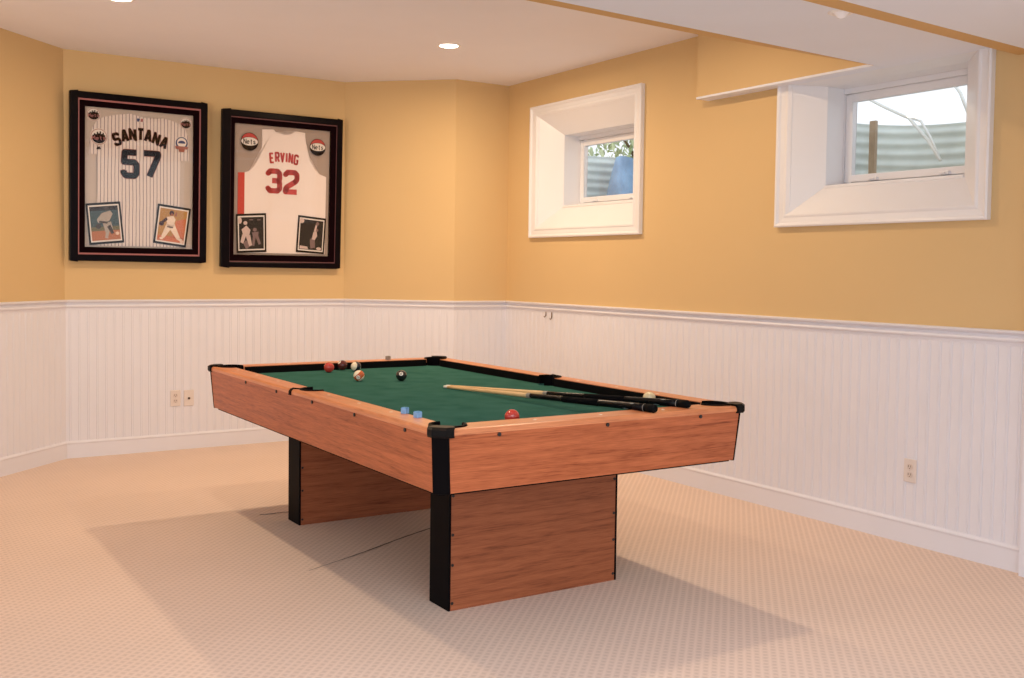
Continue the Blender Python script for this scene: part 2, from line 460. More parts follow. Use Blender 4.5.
# wooden stake, bent clear strips and blue sheet
M_stake = mat('weathered_wood', (.42, .33, .25, 1), .8, .2, var=.2, vscale=10)
bm = new(); box(bm, 5.245, 5.27, 4.105, 4.15, 1.66, 2.262)
tag(obj('wooden_stake', bm, M_stake, bevel=.004), 'brown wooden stake upright in the well outside the near window', 'stake')
M_clear = mat('clear_plastic', (.86, .91, .92, 1), .25, .6, var=.02)
def strip(pts, rad):
    bm = new(); tube(bm, pts, rad, 8); return bm
root = empty('well_cover_strip', (5.3, 3.55, 1.9))
tag(root, 'bent pale plastic strip hanging across the near window outside', 'plastic strip')
def path(*p): return [Vector(q)-Vector((5.3,3.55,1.9)) for q in p]
obj('strip', strip(path((5.35,4.34,2.47),(5.25,4.04,2.33),(5.15,3.80,2.23),(5.08,3.62,2.08),(5.05,3.52,1.96)), .009), M_clear, root, smooth=True)
obj('strip', strip(path((5.17,3.82,2.24),(5.12,3.70,2.20),(5.08,3.61,2.10),(5.06,3.54,1.99)), .007), M_clear, root, smooth=True)
root = empty('well_cover_strip', (5.3, 3.3, 2.4))
tag(root, 'pale plastic strip slanting at the upper right corner of the near window', 'plastic strip')
def path(*p): return [Vector(q)-Vector((5.3,3.3,2.4)) for q in p]
obj('strip', strip(path((5.45,3.84,2.60),(5.3,3.58,2.36),(5.25,3.48,2.20)), .009), M_clear, root, smooth=True)

M_blue = mat('blue_sheet', (.36, .56, .88, 1), .55, .3, bump=.5, bscale=9, var=.25, vscale=7)
bm = new(); nx, nz = 14, 16; g = []
for a in range(nx+1):
    col_ = []
    for c in range(nz+1):
        u, v = a/nx, c/nz
        top = 1.76 + .50*min(1, (u+.02)/.24)**.8 - .10*max(0, u-.24) - .015*sin(11*u)
        x = 5.07 + .50*u + .05*(1-v)*0 + .02*sin(7*v+4*u)
        y = 6.56 - .10*u - .06*(1-v) + .025*sin(9*u+5*v) + .012*sin(19*u)
        col_.append(bm.verts.new((x, y, 1.70 + (top-1.70)*v)))
    g.append(col_)
for a in range(nx):
    for c in range(nz): bm.faces.new((g[a][c], g[a+1][c], g[a+1][c+1], g[a][c+1]))
tag(obj('plastic_sheet', bm, M_blue, smooth=True), 'crumpled blue plastic sheet in the well outside the smaller far window', 'plastic sheet')

M_leaf = mat('pale_leaves', (.62, .70, .48, 1), .7, .3, var=.4, vscale=8)
M_bark = mat('bark', (.18, .13, .09, 1), .9, .1, var=.3, vscale=20)
def shrub(x, y, label, n=900, r=.75):
    root = empty('shrub', (x, y, ZT-.05)); tag(root, label, 'shrub')
    bm = new()
    for _ in range(n):
        th, ph = random.uniform(0, 2*pi), random.uniform(-.2, 1.5)
        rr = r*random.uniform(.45, 1)
        c = Vector((rr*cos(th)*cos(ph), 1.3*rr*sin(th)*cos(ph), .25+rr*1.15*sin(ph)))
        e = Euler((random.uniform(0,6), random.uniform(0,6), random.uniform(0,6))).to_matrix()
        s = random.uniform(.03, .06)
        vs = [bm.verts.new(c+e@Vector(q)*s) for q in ((-1,0,0),(0,-.45,.1),(1,0,0),(0,.45,.1))]
        bm.faces.new(vs)
    obj('foliage', bm, M_leaf, root)
    bm = new()
    for k3 in range(6):
        a = k3*1.05; tube(bm, [(0,0,-.03), (.12*cos(a),.15*sin(a),.35), (.4*cos(a),.5*sin(a),.75)], [.02,.015,.006], 6)
    obj('stem', bm, M_bark, root)
shrub(6.75, 8.05, 'pale green leafy shrub beyond the well of the smaller far window', 1500, .7)

# ------------------------------------------------------------------ recessed ceiling lights
M_lamp = mat('lit_bulb', (1,.95,.85,1), .5, emit=(1, .90, .70, 1), estr=14)
M_unlit = mat('unlit_bulb', (.93,.93,.96,1), .25, .5, var=.02)
M_ring = mat('lamp_ring', (.86, .83, .80, 1), .4, .4, var=.01)
def downlight(x, y, z, label, lit=True, power=0, col=(1,.80,.55), r=.062):
    root = empty('recessed_light', (x, y, z)); tag(root, label, 'ceiling light', 'recessed ceiling lights')
    bm = new(); lathe(bm, [(r+.016, 0), (r+.016, -.003), (r+.010, -.006), (r+.003, -.006), (r-.002, -.004), (r-.002, 0)], 40)
    obj('trim_ring', bm, M_ring, root, smooth=True)
    bm = new(); lathe(bm, [(r-.003, -.003), (r*.8, -.006), (r*.4, -.009 if lit else -.024), (0, -.010 if lit else -.028)], 40)
    obj('bulb', bm, M_lamp if lit else M_unlit, root, smooth=True)
    if lit and power:
        l = bpy.data.lights.new('downlight_lamp', 'AREA'); l.shape = 'DISK'; l.size = .11; l.energy = power; l.color = col; l.spread = radians(176)
        lo = link('downlight_lamp', l, None, (x, y, z-.014))
WARM = (1, .74, .48)
downlight(3.322, 5.936, ZC, 'lit round recessed light in the far ceiling, near the middle of the photo', True, 29, WARM)
downlight(1.286, 5.961, ZC, 'lit round recessed light cut by the top left edge of the photo', True, 12, WARM)
downlight(3.350, 2.800, ZS, 'unlit round recessed light in the white underside of the beam', False, r=.036)
# the same grid goes on out of frame, plus an added fill lamp
def lamp(x, y, z, e, col, size=.11):
    l = bpy.data.lights.new('downlight_lamp', 'AREA'); l.shape = 'DISK'; l.size = size; l.energy = e; l.color = col; l.spread = radians(176)
    link('downlight_lamp', l, None, (x, y, z-.014))
lamp(3.33, 4.16, ZC, 14, WARM); lamp(1.29, 4.16, ZC, 9, WARM); lamp(-.75, 4.9, ZC, 3, WARM)
lamp(-1.0, .9, ZN, 6, (1, .92, .86), .14)  # unseen neutral fill lamp, added for the camera side

# ------------------------------------------------------------------ outlets and hooks on the wainscot
def outlet(loc, rz, label, kind):
    root = empty('wall_outlet', loc, (0, 0, rz)); tag(root, label, 'outlet', 'wall outlets')
    bm = new(); box(bm, -.036, .036, -.007, 0, -.058, .058); obj('faceplate', bm, M_plate, root, bevel=.003)
    if kind == 'duplex':
        for zz in (-.020, .020):
            bm = new()
            pts = [(.016*cos(2*pi*k/20), zz+max(-.0135, min(.0135, .017*sin(2*pi*k/20)))) for k in range(20)]
            slab_xz(bm, pts, -.0095, -.006); s = obj('socket', bm, M_socket, root)
            bm = new()
            for xx in (-.007, .006): box(bm, xx-.0012, xx+.0012, -.0101, -.009, zz-.002, zz+.008)
            box(bm, -.002, .002, -.0101, -.009, zz-.010, zz-.006)
            obj('slots', bm, M_slot, s)
    else:
        bm = new(); slab_xz(bm, [(.008*cos(2*pi*k/16), .008*sin(2*pi*k/16)-.002) for k in range(16)], -.013, -.006)
        obj('jack', bm, M_slot, root)
    bm = new(); slab_xz(bm, [(.0032*cos(2*pi*k/12), .0032*sin(2*pi*k/12)+(0 if kind == 'duplex' else .042)) for k in range(12)], -.0085, -.006)
    obj('screw', bm, M_socket, root)
outlet((2.006, A[1]-.009, .375), 0, 'ivory power outlet on the back wainscot, left one of the pair', 'duplex')
outlet((2.102, A[1]-.009, .372), 0, 'ivory jack plate on the back wainscot, right one of the pair', 'jack')
outlet((XW-.009, 3.194, .365), -pi/2, 'ivory power outlet low on the right wainscot', 'duplex')
M_hook = mat('dark_bronze', (.20, .11, .06, 1), .5, .5, var=.05)
for yy, ln, lab in ((6.372, .040, 'small dark hook under the chair rail, left one of the pair'), (6.296, .055, 'small dark hook under the chair rail, right longer one of the pair')):
    bm = new(); zt0 = RZ-.066
    tube(bm, [(XW-.012, yy, zt0), (XW-.014, yy, zt0-ln*.8), (XW-.022, yy, zt0-ln), (XW-.030, yy, zt0-ln*.85)], .004, 8)
    tag(obj('wall_hook', bm, M_hook, smooth=True), lab, 'hook', 'hooks under the chair rail')

# carpet seam
M_seam = mat('carpet_seam', (.16, .13, .11, 1), .95, .1, var=.3, vscale=30)
bm = new()
def seam(p, q, w0, w1):
    d = (Vector(q)-Vector(p)).normalized(); n = Vector((-d.y, d.x)); N_ = 24; pr = None
    for k in range(N_+1):
        t = k/N_; c = Vector(p)+(Vector(q)-Vector(p))*t + n*.004*sin(9*t+p[0]); w = (w0+(w1-w0)*t)/2*(.6+.4*random.random())
        cur = [bm.verts.new((c.x+n.x*w, c.y+n.y*w, .0015)), bm.verts.new((c.x-n.x*w, c.y-n.y*w, .0015))]
        if pr: bm.faces.new((pr[0], cur[0], cur[1], pr[1]))
        pr = cur
seam((1.704, 4.24), (2.62, 4.69), .004, .018); seam((1.863, 5.346), (2.03, 5.335), .012, .016)
struct(obj('trim_18', bm, M_seam))

# ------------------------------------------------------------------ POOL TABLE
TX0, TX1, TY0, TY1 = 1.665, 3.110, 3.0235, 5.618
CX, CY = (TX0+TX1)/2, (TY0+TY1)/2; HU, HV = (TX1-TX0)/2, (TY1-TY0)/2
ZTOP, ZBED, ZAP = .788, .748, .5665
T = empty('pool_table', (CX, CY, 0))
tag(T, 'wood-grain pool table with green cloth, black corner posts and two slab legs', 'pool table')
RWX, RWY = .100, .116        # rail widths: long, short
CH = .044                     # corner chamfer
TAP = .0157
M_screw = mat('black_bolt', (.012,.010,.010,1), .4, .5, var=.1)
M_sight = mat('ivory_sight', (.85, .72, .58, 1), .4, .5, var=.02)
M_rimcap = mat('black_cap', (.005, .004, .004, 1), .45, .12, var=.1, vscale=15)

def mir(pts, su, sv):
    q = [(p[0]*su, p[1]*sv) for p in pts]
    return q if su*sv > 0 else q[::-1]

# aprons (taper inward toward the bottom)
def apron(axis, s):
    bm = new(); t = .02; z1 = .768
    if axis == 'y':
        q = CH+TAP+.001; lo = [(s*(HU-TAP), -HV+q), (s*(HU-TAP), HV-q), (s*(HU-TAP-t), HV-q), (s*(HU-TAP-t), -HV+q)]
        hi = [(s*(HU-.002), -HV+CH), (s*(HU-.002), HV-CH), (s*(HU-.002-t), HV-CH), (s*(HU-.002-t), -HV+CH)]
    else:
        q = CH+TAP+.001; lo = [(-HU+q, s*(HV-TAP)), (HU-q, s*(HV-TAP)), (HU-q, s*(HV-TAP-t)), (-HU+q, s*(HV-TAP-t))]
        hi = [(-HU+CH, s*(HV-.002)), (HU-CH, s*(HV-.002)), (HU-CH, s*(HV-.002-t)), (-HU+CH, s*(HV-.002-t))]
    prism(bm, lo, ZAP, z1, hi)
    return obj('side_panel' if axis == 'y' else 'end_panel', bm, W_y if axis == 'y' else W_x, T)
panels = {}
for s in (-1, 1):
    panels['y', s] = apron('y', s); panels['x', s] = apron('x', s)
bm = new(); box(bm, -HU+.05, HU-.05, -HV+.05, HV-.05, ZAP+.006, ZBED-.03)
obj('cabinet_bottom', bm, M_blackm, T)
bm = new()   # dark ledge trim under the aprons
for s in (-1, 1):
    box(bm, s*(HU-.05)-.012, s*(HU-.05)+.012, -HV+.06, HV-.06, ZAP-.014, ZAP+.01)
    box(bm, -HU+.06, HU-.06, s*(HV-.05)-.012, s*(HV-.05)+.012, ZAP-.010, ZAP+.01)
obj('under_trim', bm, M_blackm, T)
# bolts in the aprons
def bolt(par, p, ax, s):
    bm = new(); r = .0072
    if ax == 'y':
        tube(bm, [(p[0]-s*.004, p[1], p[2]), (p[0]+s*.003, p[1], p[2])], r, 10)
    else:
        tube(bm, [(p[0], p[1]-s*.004, p[2]), (p[0], p[1]+s*.003, p[2])], r, 10)
    obj('bolt', bm, M_screw, par)
for s in (-1, 1):
    for y in (4.993, 4.563, 4.131, 3.698, 3.266): bolt(panels['y', s], (s*(HU-.001), y-CY, .7585), 'y', s)
    for x in (1.909, 2.385, 2.852): bolt(panels['x', s], (x-CX, s*(HV-.001), .7585), 'x', s)

# corner posts with caps
for su in (-1, 1):
    for sv in (-1, 1):
        lo = [(HU-TAP, HV-CH-TAP), (HU-TAP-.012, HV-TAP-CH-.012), (HU-TAP-CH-.012, HV-TAP-.012), (HU-TAP-CH, HV-TAP)]
        hi = [(HU, HV-CH), (HU-.012, HV-CH-.012), (HU-CH-.012, HV-.012), (HU-CH, HV)]
        e = .003
        lo = [(x+e, y+e) for x, y in lo]; hi = [(x+e, y+e) for x, y in hi]
        bm = new(); prism(bm, mir(lo, su, sv), ZAP-.004, .766, mir(hi, su, sv))
        post = obj('corner_post', bm, M_black, T, bevel=.003)
        c2 = .060
        cap = [(HU+.010, HV-c2+.002), (HU+.010, HV-c2+.034), (HU-c2+.034, HV+.010), (HU-c2+.002, HV+.010), (HU-c2-.006, HV-.024), (HU-.024, HV-c2-.006)]
        bm = new(); prism(bm, mir([(x-.004, y-.004) for x, y in cap], su, sv), .760, .768, mir(cap, su, sv))
        prism(bm, mir(cap, su, sv), .768, .788, mir(cap, su, sv))
        prism(bm, mir(cap, su, sv), .788, .796, mir([(x-.009, y-.009) for x, y in cap], su, sv))
        obj('post_cap', bm, M_rimcap, post)

# rails
PR = .070; PCX, PCY = HU-.094, HV-.100        # corner pocket centres
def arc(cx, cy, r, a0, a1, n=12): return [(cx+r*cos(radians(a0+(a1-a0)*k/n)), cy+r*sin(radians(a0+(a1-a0)*k/n))) for k in range(n+1)]
def bull(bm, pts, outer):
    """rail blank with a rounded outer arris: outer(p) says which plan points sit on the outside"""
    def inset(d): return [((p[0]-d*outer(p)[0]), (p[1]-d*outer(p)[1])) for p in pts]
    lay = [(0, .7665), (0, .775), (.0014, .7805), (.005, .7855), (.011, ZTOP)]
    rings = [[bm.verts.new((x, y, z)) for x, y in inset(d)] for d, z in lay]
    n = len(pts)
    for a, b in zip(rings, rings[1:]):
        for k in range(n): bm.faces.new((a[k], a[(k+1) % n], b[(k+1) % n], b[k]))
    bm.faces.new(rings[0][::-1]); bm.faces.new(rings[-1])
rails = {}
SPR = .062                                     # side pocket radius
for sv in (-1, 1):
    pts = [(-HU+.062, HV), (HU-.062, HV), (HU-.078, HV-.022)] + [(2*0+p[0], p[1]) for p in arc(PCX, PCY, PR, 75, 180-5, 10)]
    # right end arc then mirrored left end
    right = [(HU-.060, HV), (HU-.080, HV-.026)] + arc(PCX, PCY, PR, 92, 195, 12)
    right = [p for p in right if p[1] >= HV-RWY-1e-6] + [(PCX-PR*cos(radians(13)), HV-RWY)]
    left = [(-p[0], p[1]) for p in right][::-1]
    poly = right + left
    poly = mir(poly, 1, sv)
    bm = new(); bull(bm, poly, lambda p, sv=sv: (0, sv if abs(abs(p[1])-HV) < 1e-6 else 0))
    rails['x', sv] = obj('rail', bm, R_x, T)
for su in (-1, 1):
    for sv in (-1, 1):
        a = [(HU, HV-.060), (HU-.020, HV-.085)] + arc(PCX, PCY, PR, -2, -95, 12)
        a = [p for p in a if p[0] >= HU-RWX-1e-6] + [(HU-RWX, PCY-PR)]
        sp = [p for p in arc(HU-RWX+.006, 0, SPR, 90, 0, 12)]
        sp = [p for p in sp if p[0] >= HU-RWX-1e-6]
        poly = a + [(HU-RWX, SPR)] + sp + [(HU, 0)]
        bm = new(); bull(bm, mir(poly, su, sv), lambda p, su=su: (su if abs(abs(p[0])-HU) < 1e-6 else 0, 0))
        rails['y', su, sv] = obj('rail', bm, R_y, T)
# sights inlaid in the rails
def sight(par, x, y):
    bm = new(); lathe(bm, [(.0075, 0), (.0075, .0012), (0, .0016)], 14, (x, y, ZTOP-.0002)); obj('sight', bm, M_sight, par, smooth=True)
for su in (-1, 1):
    for y in (4.716, 5.02, 5.31): sight(rails['y', su, 1], su*(HU-.066), y-CY)
    for y in (4.104, 3.799, 3.509): sight(rails['y', su, -1], su*(HU-.066), y-CY)
for sv in (-1, 1):
    for x in (2.10, 2.40, 2.71): sight(rails['x', sv], x-CX, sv*(HV-.064))

# black cushions under the rail edge
cw = .010
for sv in (-1, 1):
    pts = [(-PCX+PR+.002, HV-RWY+.012), (PCX-PR-.002, HV-RWY+.012), (PCX-PR-.002, HV-RWY-cw*.3), (PCX-PR-.030, HV-RWY-cw), (-PCX+PR+.030, HV-RWY-cw), (-PCX+PR+.002, HV-RWY-cw*.3)]
    bm = new(); prism(bm, mir(pts, 1, sv), ZBED, ZTOP-.003); obj('cushion', bm, M_blackm, T)
    for su in (-1, 1):
        a0, a1 = SPR+.001, PCY-PR-.002
        pts = [(HU-RWX+.012, a0), (HU-RWX+.012, a1), (HU-RWX-cw*.3, a1), (HU-RWX-cw, a1-.018), (HU-RWX-cw, a0+.018), (HU-RWX-cw*.3, a0)]
        bm = new(); prism(bm, mir(pts, su, sv), ZBED, ZTOP-.003); obj('cushion', bm, M_blackm, T)

# bed with pocket cut-outs
hx, hy = HU-RWX+.03, HV-RWY+.03
q = []
for su, sv, in ((1, 1), (-1, 1), (-1, -1), (1, -1)):
    arcp = [(PCX-.058, hy)] + arc(PCX, PCY, .058, 180, 270, 10) + [(hx, PCY-.058)]
    arcp = [(x*su, y*sv) for x, y in arcp]
    if su*sv > 0: arcp = arcp[::-1]
    q += arcp
    if (su, sv) == (-1, 1): q += [(-hx, .055)] + [(-x, y) for x, y in arc(HU-RWX+.012, 0, .055, 90, 270, 10)] + [(-hx, -.055)]
    if (su, sv) == (1, -1): q += [(hx, -.055)] + [(x, y) for x, y in arc(HU-RWX+.012, 0, .055, 270, 90, 10)] + [(hx, .055)]
bm = new(); prism(bm, q, ZBED-.02, ZBED)
bmesh.ops.triangulate(bm, faces=[f for f in bm.faces if len(f.verts) > 4])
obj('playing_bed', bm, M_felt, T)

# pockets: rim liner and cup
def pocket(cx, cy, r, a0, a1, name='pocket', tab=None):
    bm = new(); n = 20
    prof = [(r, ZBED-.03), (r, ZTOP+.002), (r+.004, ZTOP+.006), (r+.010, ZTOP+.005), (r+.012, ZTOP-.004), (r+.004, ZBED-.03)]
    rr = []
    for k in range(n+1):
        a = radians(a0+(a1-a0)*k/n)
        rr.append([bm.verts.new((cx+p*cos(a), cy+p*sin(a), z)) for p, z in prof])
    for u, v in zip(rr, rr[1:]):
        for k in range(len(prof)): bm.faces.new((u[k], u[(k+1) % len(prof)], v[(k+1) % len(prof)], v[k]))
    bm.faces.new(rr[0]); bm.faces.new(rr[-1][::-1])
    o = obj(name, bm, M_black, T, smooth=False)
    bm = new(); lathe(bm, [(r-.006, ZBED-.021), (r-.008, ZBED-.09), (r-.03, ZBED-.105), (0, ZBED-.108)], 24, (cx, cy, 0))
    obj('pocket_cup', bm, M_blackm, o, smooth=True)
    if tab:
        bm = new(); su = tab
        pr = [(HU-RWX+r-.002, ZTOP+.003), (HU-.018, ZTOP+.005), (HU-.004, ZTOP+.001), (HU+.004, ZTOP-.010), (HU+.005, ZTOP-.026), (HU+.001, ZTOP-.026), (HU-.001, ZTOP-.012), (HU-.008, ZTOP-.004), (HU-RWX+r, ZTOP-.002)]
        dv = lambda x: .062*min(1, max(0, (x-HU+RWX-.03)/.05))
        a = [bm.verts.new((su*x, -.012+dv(x), z)) for x, z in pr]; b = [bm.verts.new((su*x, .012+dv(x), z)) for x, z in pr]
        bm.faces.new(a); bm.faces.new(b[::-1])
        for k in range(len(pr)): bm.faces.new((a[k], b[k], b[(k+1) % len(pr)], a[(k+1) % len(pr)]))
        obj('pocket_tab', bm, M_black, o)
    return o
for su in (-1, 1):
    for sv in (-1, 1):
        base = {(1,1): 0, (-1,1): 90, (-1,-1): 180, (1,-1): 270}[(su, sv)]
        pocket(PCX*su, PCY*sv, .057, base-92, base+182)
    pocket(su*(HU-RWX+.010), 0, .056, (-104 if su > 0 else 76), (104 if su > 0 else 284), tab=su)

# slab legs
IL, IW, LT = .4348, .3007, .1515
def leg(v0):
    """slab across the table; v0 = its near face (table y)"""
    u0, u1 = 1.958-CX, 2.787-CX; v0 -= CY; v1 = v0+LT
    bm = new(); box(bm, u0+.004, u1-.004, v0, v1, 0, ZAP+.02)
    lg = obj('leg', bm, W_leg, T)
    bm = new(); box(bm, u0, u0+.010, v0-.002, v1+.002, 0, ZAP+.015); obj('end_board', bm, M_black, lg, bevel=.002)
    bm = new(); box(bm, u1-.010, u1, v0-.002, v1+.002, 0, ZAP+.015); obj('end_board', bm, M_black, lg, bevel=.002)
    for x, xs in ((u0+.0175, (.452, .299, .180, .030)), (u1-.0175, (.441, .293, .178, .030))):
        for z in xs:
            for s, y in ((-1, v0), (1, v1)):
                bm = new(); tube(bm, [(x, y-s*.002, z), (x, y+s*.002, z)], .0062, 10); obj('bolt', bm, M_screw, lg)
leg(3.4593); leg(5.0245)

# ------------------------------------------------------------------ balls
def ballmat(name, kind, col):
    m, nt, b, N, L = node_mat(name)
    b.inputs['Roughness'].default_value = .12; b.inputs['Coat Weight'].default_value = .4
    if kind == 'solid':
        tc = N('TexCoord'); n = N('TexNoise'); n.inputs['Scale'].default_value = 20; L(tc.outputs['Object'], n.inputs['Vector'])
        r = N('ValToRGB'); r.color_ramp.elements[0].color = [c*.95 for c in col[:3]]+[1]; r.color_ramp.elements[1].color = col
        L(n.outputs['Fac'], r.inputs['Fac']); L(r.outputs['Color'], b.inputs['Base Color'])
    else:
        tc = N('TexCoord'); s = N('SeparateXYZ'); L(tc.outputs['Object'], s.inputs['Vector'])
        a = N('Math'); a.operation = 'ABSOLUTE'; L(s.outputs['Z'], a.inputs[0])
        c = N('Math'); c.operation = 'LESS_THAN'; c.inputs[1].default_value = .0145; L(a.outputs[0], c.inputs[0])
        mx = N('Mix'); mx.data_type = 'RGBA'; mx.inputs['A'].default_value = (.86, .76, .58, 1); mx.inputs['B'].default_value = col
        L(c.outputs[0], mx.inputs['Factor']); L(mx.outputs['Result'], b.inputs['Base Color'])
    return m
RB = .0285
M_spot = mat('ball_spot', (.90, .84, .74, 1), .15, .5, var=.01)

# ---- stroke lettering (grid 4 wide x 6 tall)
GL = {
 'S': [[(4,5),(4,5.4),(3.4,6),(.6,6),(0,5.4),(0,3.6),(.6,3),(3.4,3),(4,2.4),(4,.6),(3.4,0),(.6,0),(0,.6),(0,1)]],
 'A': [[(0,0),(1.6,6),(2.4,6),(4,0)],[(.6,1.8),(3.4,1.8)]],
 'N': [[(0,0),(0,6),(4,0),(4,6)]],
 'T': [[(-.1,6),(4.1,6)],[(2,6),(2,0)]],
 'E': [[(4,6),(0,6),(0,0),(4,0)],[(0,3),(3.2,3)]],
 'R': [[(0,0),(0,6),(3.3,6),(4,5.3),(4,3.6),(3.3,2.9),(0,2.9)],[(2.2,2.9),(4,0)]],
 'V': [[(0,6),(2,0),(4,6)]],
 'I': [[(2,0),(2,6)]],
 'G': [[(4,4.8),(4,5.3),(3.3,6),(.7,6),(0,5.3),(0,.7),(.7,0),(3.3,0),(4,.7),(4,2.6),(2.3,2.6)]],
 'M': [[(0,0),(0,6),(2,2.5),(4,6),(4,0)]],
 'e': [[(.2,2),(3.8,2.2),(3.6,3.5),(2,4),(.5,3.3),(.2,2),(.5,.6),(2,0),(3.6,.7)]],
 't': [[(2,5.6),(2,.6),(2.6,0),(3.4,0)],[(.8,4),(3.4,4)]],
 's': [[(3.6,3.4),(2,4),(.6,3.3),(1,2.3),(3,1.8),(3.6,.9),(2,0),(.3,.6)]],
 '5': [[(4,6),(.3,6),(.1,3.5),(3.3,3.5),(4,2.8),(4,.7),(3.3,0),(.7,0),(0,.7),(0,1.3)]],
 '7': [[(0,6),(4,6),(4,5.3),(1.6,0)]],
 '3': [[(0,5),(0,5.3),(.7,6),(3.3,6),(4,5.3),(4,3.7),(3.4,3.1),(1.4,3.1)],[(3.4,3.1),(4,2.5),(4,.7),(3.3,0),(.7,0),(0,.7),(0,1)]],
 '2': [[(0,4.9),(0,5.3),(.7,6),(3.3,6),(4,5.3),(4,3.9),(3.5,3.2),(.4,1.4),(0,.7),(0,0),(4,0)]],
 '8': [[(.7,6),(3.3,6),(4,5.3),(4,3.7),(3.3,3),(.7,3),(0,2.3),(0,.7),(.7,0),(3.3,0),(4,.7),(4,2.3),(3.3,3),(.7,3),(0,3.7),(0,5.3),(.7,6)]],
 '1': [[(1,4.8),(2,6),(2,0)]],
}
def strokes(bm, polys, w, f):
    """thick ribbons with squared, chamfered joints; f maps glyph (x, y) to a 3-D point"""
    for pl in polys:
        for (x0, y0), (x1, y1) in zip(pl, pl[1:]):
            d = hypot(x1-x0, y1-y0) or 1; ux, uy = (x1-x0)/d, (y1-y0)/d; nx, ny = -uy*w/2, ux*w/2
            vs = [bm.verts.new(f(x, y)) for x, y in ((x0+nx, y0+ny), (x0-nx, y0-ny), (x1-nx, y1-ny), (x1+nx, y1+ny))]
            bm.faces.new(vs)
        for k, (x, y) in enumerate(pl):
            if 0 < k < len(pl)-1:
                bm.faces.new([bm.verts.new(f(x+w/2*cos(2*pi*j/10), y+w/2*sin(2*pi*j/10))) for j in range(10)])
def finish(name, bm, m, parent):
    me = bpy.data.meshes.new(name); bm.to_mesh(me); bm.free(); me.materials.append(m); return link(name, me, parent)

def face_rot(dirv, spin=0):
    return Vector(dirv).to_track_quat('X', 'Z').to_matrix().to_4x4() @ Matrix.Rotation(spin, 4, 'X')
def pool_ball(x, y, m, label, group, number=None, dirv=(-.5,-.8,.3), spin=0, z=ZBED):
    bm = new(); bmesh.ops.create_uvsphere(bm, u_segments=40, v_segments=24, radius=RB)
    o = obj('pool_ball', bm, m, None, (x, y, z+RB), smooth=True)
    o.rotation_euler = face_rot(dirv, spin).to_euler()
    tag(o, label, 'pool ball', group)
    if number:
        bm = new(); rs = .0105; n = 5; rings = []
        rings.append([bm.verts.new((RB+.0003, 0, 0))])
        for j in range(1, n+1):
            r = rs*j/n; rings.append([bm.verts.new((sqrt(RB*RB-r*r)+.0003, r*cos(2*pi*k/24), r*sin(2*pi*k/24))) for k in range(24)])
        for a, b in zip(rings, rings[1:]):
            for k in range(24):
                if len(a) == 1: bm.faces.new((a[0], b[k], b[(k+1) % 24]))
                else: bm.faces.new((a[k], b[k], b[(k+1) % 24], a[(k+1) % 24]))
        sp = obj('number_spot', bm, M_spot, o, smooth=True)
        bm = new(); s = .0018; wd = 5.2*len(number)-1.2
        for j, chh in enumerate(number):
            def f(gx, gy, j=j):
                yy = (gx+5.2*j-wd/2)*s*(.9 if len(number) == 1 else .62); zz = (gy-3)*s
                return (sqrt(max(1e-9, RB*RB-yy*yy-zz*zz))+.0007, yy, zz)
            strokes(bm, GL[chh], 1.1, f)
        finish('numeral', bm, M_black, sp)
    return o
G = 'pool balls on the green cloth'
pool_ball(2.425, 4.800, ballmat('ball_black', 'solid', (.012,.012,.013,1)), 'black pool ball with a white number spot, alone on the green cloth', G, '8', (-.45,-.78,.42))
pool_ball(2.262, 5.365, ballmat('ball_red', 'solid', (.52,.045,.035,1)), 'solid red pool ball at the far end of the table, leftmost of the group', G, '3', (.5,.6,.2))
pool_ball(2.382, 5.455, ballmat('ball_maroon', 'solid', (.10,.012,.012,1)), 'dark maroon pool ball against the far cushion, behind the striped balls', G, '7', (-.7,-.1,.6))
pool_ball(2.420, 5.355, ballmat('ball_navy_stripe', 'stripe', (.012,.014,.03,1)), 'white pool ball with a dark stripe, just behind the orange striped one', G, None, (.4,-.8,.1), .0)
pool_ball(2.225, 4.885, ballmat('ball_orange_stripe', 'stripe', (.55,.12,.035,1)), 'orange and white striped pool ball, frontmost of the far group', G, '13', (-.55,-.8,-.25), radians(40))
pool_ball(2.112, 3.258, ballmat('ball_scarlet', 'solid', (.60,.05,.035,1)), 'bright red pool ball half hidden behind the near end rail', G, '3', (.3,.3,-.5))
pool_ball(2.965, 3.470, ballmat('ball_ivory', 'solid', (.82,.68,.42,1)), 'ivory cue ball behind the cue butts near the right rail', G)

# the white/dark ball shows its white cap on the left
for o in scene.objects:
    if o.get('label', '').startswith('white pool ball with a dark stripe'):
        o.rotation_euler = Vector((-.93, -.30, .2)).to_track_quat('Z', 'Y').to_euler()
    if o.get('label', '').startswith('orange and white'):
        pass

